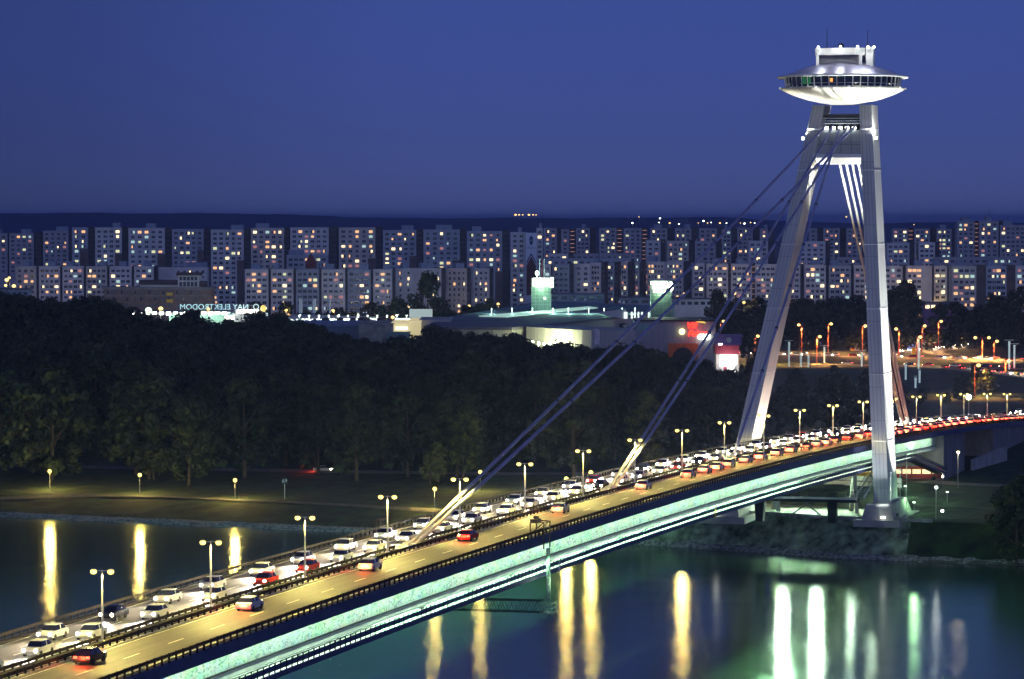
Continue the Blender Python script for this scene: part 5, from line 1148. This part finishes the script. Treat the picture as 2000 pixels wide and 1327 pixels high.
for y0 in (572, 585): kb('yellow_sign', 'yellow_paint', 325, 337, y0, y0 + 6, -.3, .3)
for k_ in range(5): kb('tower_window', 'window_dark', 350 + k_ * 7.4, 355.5 + k_ * 7.4, 541, 548, .8, .2); kb('tower_window', 'window_dark', 350 + k_ * 7.4, 355.5 + k_ * 7.4, 551, 560, .8, .2)
# electronics store with rooftop letters seen from behind
Ye = 1560; ke = Ye / FPX; X_ = lambda px: (px - 1000) * ke; Z_ = lambda py: H - (py - 430) * ke
e = empty('electronics_store', (X_(420), Ye, 6), 0, 'store with glowing white forecourt canopy and roof letters seen from behind', 'store'); o0 = e.location.copy()
def eb(name, m_, x0, x1, y0, y1, dy=0, dep=.3): mb = MB(); mb.box(((X_(x0) + X_(x1)) / 2 - o0.x, dy + dep / 2, (Z_(y0) + Z_(y1)) / 2 - 6), (X_(x1) - X_(x0), dep, Z_(y0) - Z_(y1))); return mb.build(name, m_, e)
eb('hall', 'teal_wall', 330, 510, 613, 640, 0, 30); eb('blue_band', 'band_blue', 382, 450, 607.5, 612.5, -.6, .5); eb('white_canopy', 'shop_glow', 462, 506, 605.5, 611, -3, 4); eb('grey_wing', 'facade_grey', 455, 520, 611.5, 630, -2, 12); eb('lit_panel', 'shop_glow', 440, 458, 617, 624, -2.5, .4)
eb('canopy_roof', 'teal_wall_dim', 258, 460, 606.5, 608, -14, 16)
for k_ in range(14): eb('canopy_lamp', 'lamp_white', 262 + k_ * 13.6, 270 + k_ * 13.6, 608.5, 612.5 + (k_ % 3), -13, 2); 
for k_ in range(7): light('POINT', 'flood', (X_(262 + k_ * 28) - o0.x, -8, Z_(613) - 6), (.85, 1, .75), 3000, e, 1)
text('NAY ELEKTRODOM', 'roof_lettering', e, (X_(418) - o0.x, .4, Z_(604.8) - 6), 13.5 * ke * 1.13, 'neon_teal', rot=(R(90), 0, R(180)), ext=.08, bold=-.02)
fr = MB()
for k_ in range(30): x = X_(345 + k_ * 5.4) - o0.x; fr.bar((x, .9, Z_(613) - 6), (x, .9, Z_(595) - 6), .08, .08)
for y_ in (597, 604.6): fr.bar((X_(344) - o0.x, .9, Z_(y_) - 6), (X_(505) - o0.x, .9, Z_(y_) - 6), .12, .12)
fr.build('letter_frame', 'pole_grey', e)
m = MB(); m.lathe((X_(500) - o0.x, 0, 0), [(1.0, 0), (1.25, 0), (1.25, .2), (1.0, .2), (1.0, 0)], 24); o = m.build('logo_ring', 'neon_teal', e); o.rotation_euler = (R(90), 0, 0); o.location = (0, .4, Z_(599.5) - 6)
m = MB(); m.ball((X_(514) - o0.x, 0, Z_(603) - 6), 1.25, 14, 10, 1.25); m.tube((X_(514) - o0.x, 0, Z_(620) - 6), (X_(514) - o0.x, 0, Z_(605) - 6), .15, 6); m.build('yellow_disc_sign', 'neon_yellow', e)
# pale poster wall and flags left of the main roof
k = 1500 / FPX; e = empty('poster_board', ((822 - 1000) * k, 1500, 6), 0, 'large pale lit poster board above the shopping centre roof', 'poster board')
m = MB(); zt, zb = H - (604 - 430) * k - 6, H - (621 - 430) * k - 6; m.box((0, 0, (zt + zb) / 2), (45 * k, .5, zt - zb)); m.build('board', 'billboard_lit', e)
for x in (-8, -3, 3, 8): m = MB(); m.box((x * .55, .4, zb / 2), (.2, .2, zb)); m.build('post', 'pole_grey', e)
for i, px in enumerate((584, 588, 611, 614, 643)):
    k = 1640 / FPX; o = empty('flagpole', ((px - 1000) * k, 1640, 6), 0, 'slim pale blue flagpole, ' + ordn(i) + ' from the left before the middle block', 'flagpole', 'flagpoles before the middle block'); h = H - (583 - 430) * k - 6
    m = MB(); m.tube((0, 0, 0), (0, 0, h), .16, 6); m.build('pole', 'logo_grey', o); m = MB(); m.box((.35, 0, h - 3.5), (.6, .06, 6.5)); m.build('flag', 'facade_grey', o)
for i, (x0, x1, y0, y1, Y, m_) in enumerate([(1806, 1873, 592, 606, 1700, 'purple_roof'), (1792, 1824, 608, 625, 1720, 'facade_grey'), (1909, 1949, 596, 601, 1720, 'housing_blue'), (1315, 1392, 585, 606, 1680, 'facade_grey'), (-10, 55, 566, 590, 1600, 'housing_blue'), (1210, 1330, 582, 596, 1720, 'housing_blue'), (1075, 1180, 575, 590, 1760, 'housing_blue')]):
    k = Y / FPX; zt = H - (y0 - 430) * k - 6; o = empty('low_building', (((x0 + x1) / 2 - 1000) * k, Y, 6), 0, ['low purple roofed building with orange lit windows behind the lamps on the right', 'small pale building with lit front among the right trees', 'flat blue roof glimpsed among the right trees', 'pale low hall right of the second sign tower', 'low blue roofed building at the left edge', 'long low blue roof behind the second sign tower', 'low blue roof right of the first sign tower'][i], 'low building'); w = (x1 - x0) * k
    m = MB(); m.box((0, 6, zt / 2), (w, 12, zt)); m.build('wall', m_, o); m = MB(); m.box((0, 6, zt + .2), (w + 1, 13, .5)); m.build('roof', 'roof_tar', o)
    for q in range(6):
        mb = MB(); mb.box((-w / 2 + w * (q + .5) / 6, -.1, zt - 1.8), (w / 9, .2, 1.5)); mb.build('window', 'window_warm' if i == 0 and q < 3 else ('window_orange' if i == 1 else 'window_dark'), o)
GRG = (.45, 1, .42)
# ------------------------------------------------------------------ quay: platform, trestle, stairs, wall, mast
AX = (Vector((DX, DY, 0)), Vector((-DY, DX, 0)), Vector((0, 0, 1)))
def at0(mb, name, m_, e): o = mb.build(name, m_, e); o.matrix_parent_inverse = Matrix.Translation(-e.location); return o
e = empty('quay_platform', W(-14, 8, 7), 0, 'raised concrete landing platform with dark railing between the pylon feet', 'platform')
m = MB(); m.prism([W(-20, -.5, 10.6), W(-20, 22, 10.6), W(-16, 22, 10.6), W(-16, -.5, 10.6)], [W(-20, -.5, 11.15), W(-20, 22, 11.15), W(-16, 22, 11.15), W(-16, -.5, 11.15)]); at0(m, 'deck', 'black', e)
m = MB(); m.prism([W(-20.06, -.5, 11.2), W(-20.06, 22, 11.2), W(-19.9, 22, 11.2), W(-19.9, -.5, 11.2)], [W(-20.06, -.5, 11.6), W(-20.06, 22, 11.6), W(-19.9, 22, 11.6), W(-19.9, -.5, 11.6)]); at0(m, 'edge_beam', 'girder_pale', e)
m = MB(); m.bar(W(-20, -.5, 12.75), W(-20, 22, 12.75), .1, .1)
for k_ in range(13): m.bar(W(-20, -.4 + k_ * 1.85, 11.1), W(-20, -.4 + k_ * 1.85, 12.75), .08, .08)
at0(m, 'railing', 'black', e)
for w_ in (4.5, 19): m = MB(); m.prism([W(-19, w_ - .7, 6.5), W(-19, w_ + .7, 6.5), W(-17, w_ + .7, 6.5), W(-17, w_ - .7, 6.5)], [W(-19, w_ - 1, 10.6), W(-19, w_ + 1, 10.6), W(-17, w_ + 1, 10.6), W(-17, w_ - 1, 10.6)]); at0(m, 'pier', 'black', e)
for a, b in ((13.8, 9.5), (6.8, 11)): m = MB(); m.bar(W(-15, a, 7.2), W(-15, b, 10.4), .5, .3); at0(m, 'brace', 'girder_soffit', e)
e = empty('bridge_trestle', W(-2, 6, 7), 0, 'pale A shaped steel trestle carrying the girder near the pylon foot', 'trestle')
for w_ in (2.8, 18.7):
    for ds in (-3.2, 3.2):
        m = MB(); m.bar(W(-3 + ds, w_ + ds * .35, 6.8), W(-3, w_, zd(-3) - 4.7), .8, .6); at0(m, 'leg', 'girder_pale', e)
    m = MB(); m.bar(W(-5, w_ - .7, 11), W(-1, w_ + .7, 11), .4, .4); at0(m, 'tie', 'girder_pale', e)
e = empty('walkway_stair', W(-8, -2, 11), 0, 'steep steel staircase rising from the quay platform to the walkway', 'staircase')
a, b = W(-17, -.6, 11.4), W(2, -1.6, zd(0) - 4.5)
for off in (-.9, .9): m = MB(); q = Vector((-DY, DX, 0)) * off; m.bar(a + q, b + q, .12, .5); at0(m, 'stringer', 'girder_pale', e); m = MB(); q2 = q + Vector((0, 0, 1.1)); m.bar(a + q2, b + q2, .09, .09); at0(m, 'handrail', 'galvanised', e)
m = MB()
for t in lin(0, 1, 20): m.box(a.lerp(b, t), (.5, 1.8, .06), AX)
at0(m, 'tread', 'galvanised', e)
e = empty('quay_wall', W(-22, 8, 7), 0, 'low stone parapet along the edge of the quay', 'quay wall')
m = MB(); x = 24
P_ = [Vector((x_, wl(x_) + 8.1, 7.1)) for x_ in lin(24, 82, 12)]
for p, q in zip(P_, P_[1:]): m.bar(p + Vector((0, 0, .25)), q + Vector((0, 0, .25)), .5, .7)
at0(m, 'parapet', 'stone', e)
e = empty('retaining_wall', W(30, 20, 7), 0, 'pale concrete retaining wall along the road beneath the bridge', 'retaining wall')
m = MB(); m.bar(atz(1530, 932, 7.2), atz(1760, 945, 7.2), .5, 2.4); at0(m, 'wall', 'girder_pale', e); m = MB(); m.bar(atz(1530, 932, 8.5), atz(1760, 945, 8.5), .8, .25); at0(m, 'coping', 'concrete', e)
p = atz(1828, 1018, 6.9); e = empty('park_lamp', (p.x, p.y, gz(p.x, p.y)), 0, 'white globe lamp on a tall thin pole on the lawn right of the pylon', 'park lamp')
h = H - (953 - 430) * p.y / FPX - e.location.z; m = MB(); m.tube((0, 0, 0), (0, 0, h - .3), .07, 8); m.build('pole', 'pole_grey', e); m = MB(); m.ball((0, 0, h), .42, 14, 9); m.build('globe', 'white_metal', e)
light('POINT', 'lamp_light', (0, -.7, h), (.9, 1, .95), 160, e, .2)
p = atz(1871, 950, 6.6); e = empty('street_lamp', (p.x, p.y, gz(p.x, p.y)), 0, 'thin street lamp with small warm head against the abutment wall', 'street lamp'); h = H - (880 - 430) * p.y / FPX - 6.6
m = MB(); m.tube((0, 0, 0), (0, 0, h), .07, 8); m.build('pole', 'pole_grey', e); m = MB(); m.ball((0, 0, h), .38, 10, 7, .8); m.build('luminaire', 'lamp_amber', e); light('POINT', 'lamp_light', (0, -.6, h - .2), (1, .85, .6), 500, e, .3)
for i, (px, w0) in enumerate(((1735, -11), (1748, -10), (1697, -8.5))):
    p = W(-14 - i * 2, w0 + 1.5, 7); e = empty('wall_mast', p, 0, 'thin steel instrument mast standing beside the pylon foot, ' + ['middle', 'outermost', 'front'][i] + ' one', 'mast', 'instrument masts at the pylon foot'); m = MB(); m.tube((0, 0, 0), (0, 0, [14, 10, 9.5][i]), .08, 6, .05); m.build('pole', 'galvanised', e); m = MB(); m.box((0, 0, [14, 10, 9.5][i]), (.4, .4, .3)); m.build('head', 'galvanised', e)
for (px, py, c, pw) in ((1785, 1000, GRG, 1100), (1768, 962, GRG, 1500), (1850, 975, GRG, 700), (1712, 1052, GRG, 500), (1765, 1050, GRG, 260), (1380, 1040, GRG, 700), (1310, 1045, GRG, 500)):  # posts added to put green light on the bank and lawn
    p = atz(px, py, 7.5); e = empty('added_ground_flood', (p.x, p.y, gz(p.x, p.y)), 0, 'small green tinted floodlight added on a short post to light the quay bank', 'floodlight', 'added green floodlights on the quay'); m = MB(); m.tube((0, 0, 0), (0, 0, 2.1), .05, 6); m.build('post', 'pole_grey', e); m = MB(); m.box((0, 0, 2.25), (.5, .3, .22)); m.build('lamp_head', 'strip_white', e)
    light('POINT', 'flood', (0, 0, 2.6), c, pw, e, .3)
# ------------------------------------------------------------------ inspection gantry hung over the near parapet
sg = -264.5
e = empty('inspection_gantry', W(sg, 0, zd(sg)), BROT, 'steel inspection gantry hooked over the near parapet with hanging cage and boom', 'gantry'); 
m = MB()
for x in (-1.6, 1.6): m.bar((x, .9, 0), (x, .9, 1.9), .16, .16); m.bar((x, -.9, 1.9), (x, .9, 1.9), .16, .16); m.bar((x, -.9, 1.9), (x, -.9, -1.5), .16, .16); m.bar((x, .9, .4), (x, -.9, 1.9), .1, .1)
for z in (1.9, 1.1, .3): m.bar((-1.6, -.9, z), (1.6, -.9, z), .14, .14)
m.bar((-1.6, .9, 1.9), (1.6, .9, 1.9), .14, .14); m.build('frame', 'gantry_brown', e)
m = MB(); m.box((0, .6, 2.0), (2.2, .9, .5)); m.box((.2, .6, 2.4), (.9, .5, .4)); m.build('winch', 'gantry_brown', e)
for x in (-.55, .55): m = MB(); m.bar((x, -1.1, -1.5), (x, -1.1, -8.6), .16, .2); m.build('hanger', 'girder_green', e)
m = MB()
for k_ in range(8): m.bar((-.55, -1.1, -2 - k_ * .85), (.55, -1.1, -2 - k_ * .85), .07, .07)
m.build('ladder_rungs', 'girder_green', e)
m = MB(); m.box((0, -1.1, -9.9), (2.6, 1.4, .12))
for z in (-9.3, -8.7):
    for y in (-1.8, -.4): m.bar((-1.3, y, z), (1.3, y, z), .07, .07)
    for x in (-1.3, 1.3): m.bar((x, -1.8, z), (x, -.4, z), .07, .07)
for x in (-1.3, 1.3):
    for y in (-1.8, -.4): m.bar((x, y, -9.9), (x, y, -8.6), .09, .09)
m.build('cage', 'girder_green', e)
m = MB()
for z in (-9.9, -8.4):
    for x in (-.7, .7): m.bar((x, -.4, z), (x, 21, z), .12, .12)
for k_ in range(18):
    y = -.4 + k_ * 1.2
    for x in (-.7, .7): m.bar((x, y, -9.9), (x, y + .6, -8.4), .07, .07); m.bar((x, y + .6, -8.4), (x, y + 1.2, -9.9), .07, .07)
m.build('boom', 'black', e)
m = MB()
for x in (-1.0, 1.0): m.bar((x, BW + .5, 1.7), (x, BW + .5, -9.9), .16, .16); m.bar((x, BW - .6, 1.7), (x, BW + .5, 1.7), .14, .14)
for z in (1.7, .6, -4): m.bar((-1, BW + .5, z), (1, BW + .5, z), .12, .12)
m.build('far_frame', 'gantry_brown', e)
light('POINT', 'work_light', (.8, -1.6, -6), GRN, 260, e, .2)
for s_, c_ in ((-257, 'blue'), (-56, 'teal'), (-156, 'brass')):
    e = empty('walkway_sign', W(s_, -.7, zd(s_) - 4.4), BROT, {'blue': 'small blue sign fixed to the walkway edge right of the gantry', 'teal': 'small teal sign on the walkway edge near the pylon', 'brass': 'small brass coloured fitting on the walkway edge at mid bridge'}[c_], 'sign'); m = MB(); m.box((0, 0, -.3), (.5, .12, 1.5)); m.build('plate', {'blue': 'cable', 'teal': 'teal_wall', 'brass': 'yellow_paint'}[c_], e); m = MB(); m.bar((0, 0, .4), (0, 0, 1.1), .06, .06); m.build('bracket', 'pole_grey', e)
# river wall path light strip reflections come from the real lamps above

# ------------------------------------------------------------------ evening haze
HZ = bpy.data.materials.new('haze'); HZ.use_nodes = True; t = HZ.node_tree; t.nodes.clear(); o_ = t.nodes.new('ShaderNodeOutputMaterial'); v_ = t.nodes.new('ShaderNodeVolumePrincipled')
v_.inputs['Color'].default_value = (.38, .52, 1, 1); v_.inputs['Density'].default_value = 5e-5; v_.inputs['Anisotropy'].default_value = 0.55; t.links.new(v_.outputs[0], o_.inputs['Volume']); MT['haze'] = HZ
m = MB(); m.prism([(-30000, -500, -6), (30000, -500, -6), (30000, 45000, -6), (-30000, 45000, -6)], [(-30000, -500, 112), (30000, -500, 112), (30000, 45000, 112), (-30000, 45000, 112)])
if USE_HAZE: tag(m.build('haze', 'haze'), kind='stuff')
print('objects', len(bpy.data.objects))
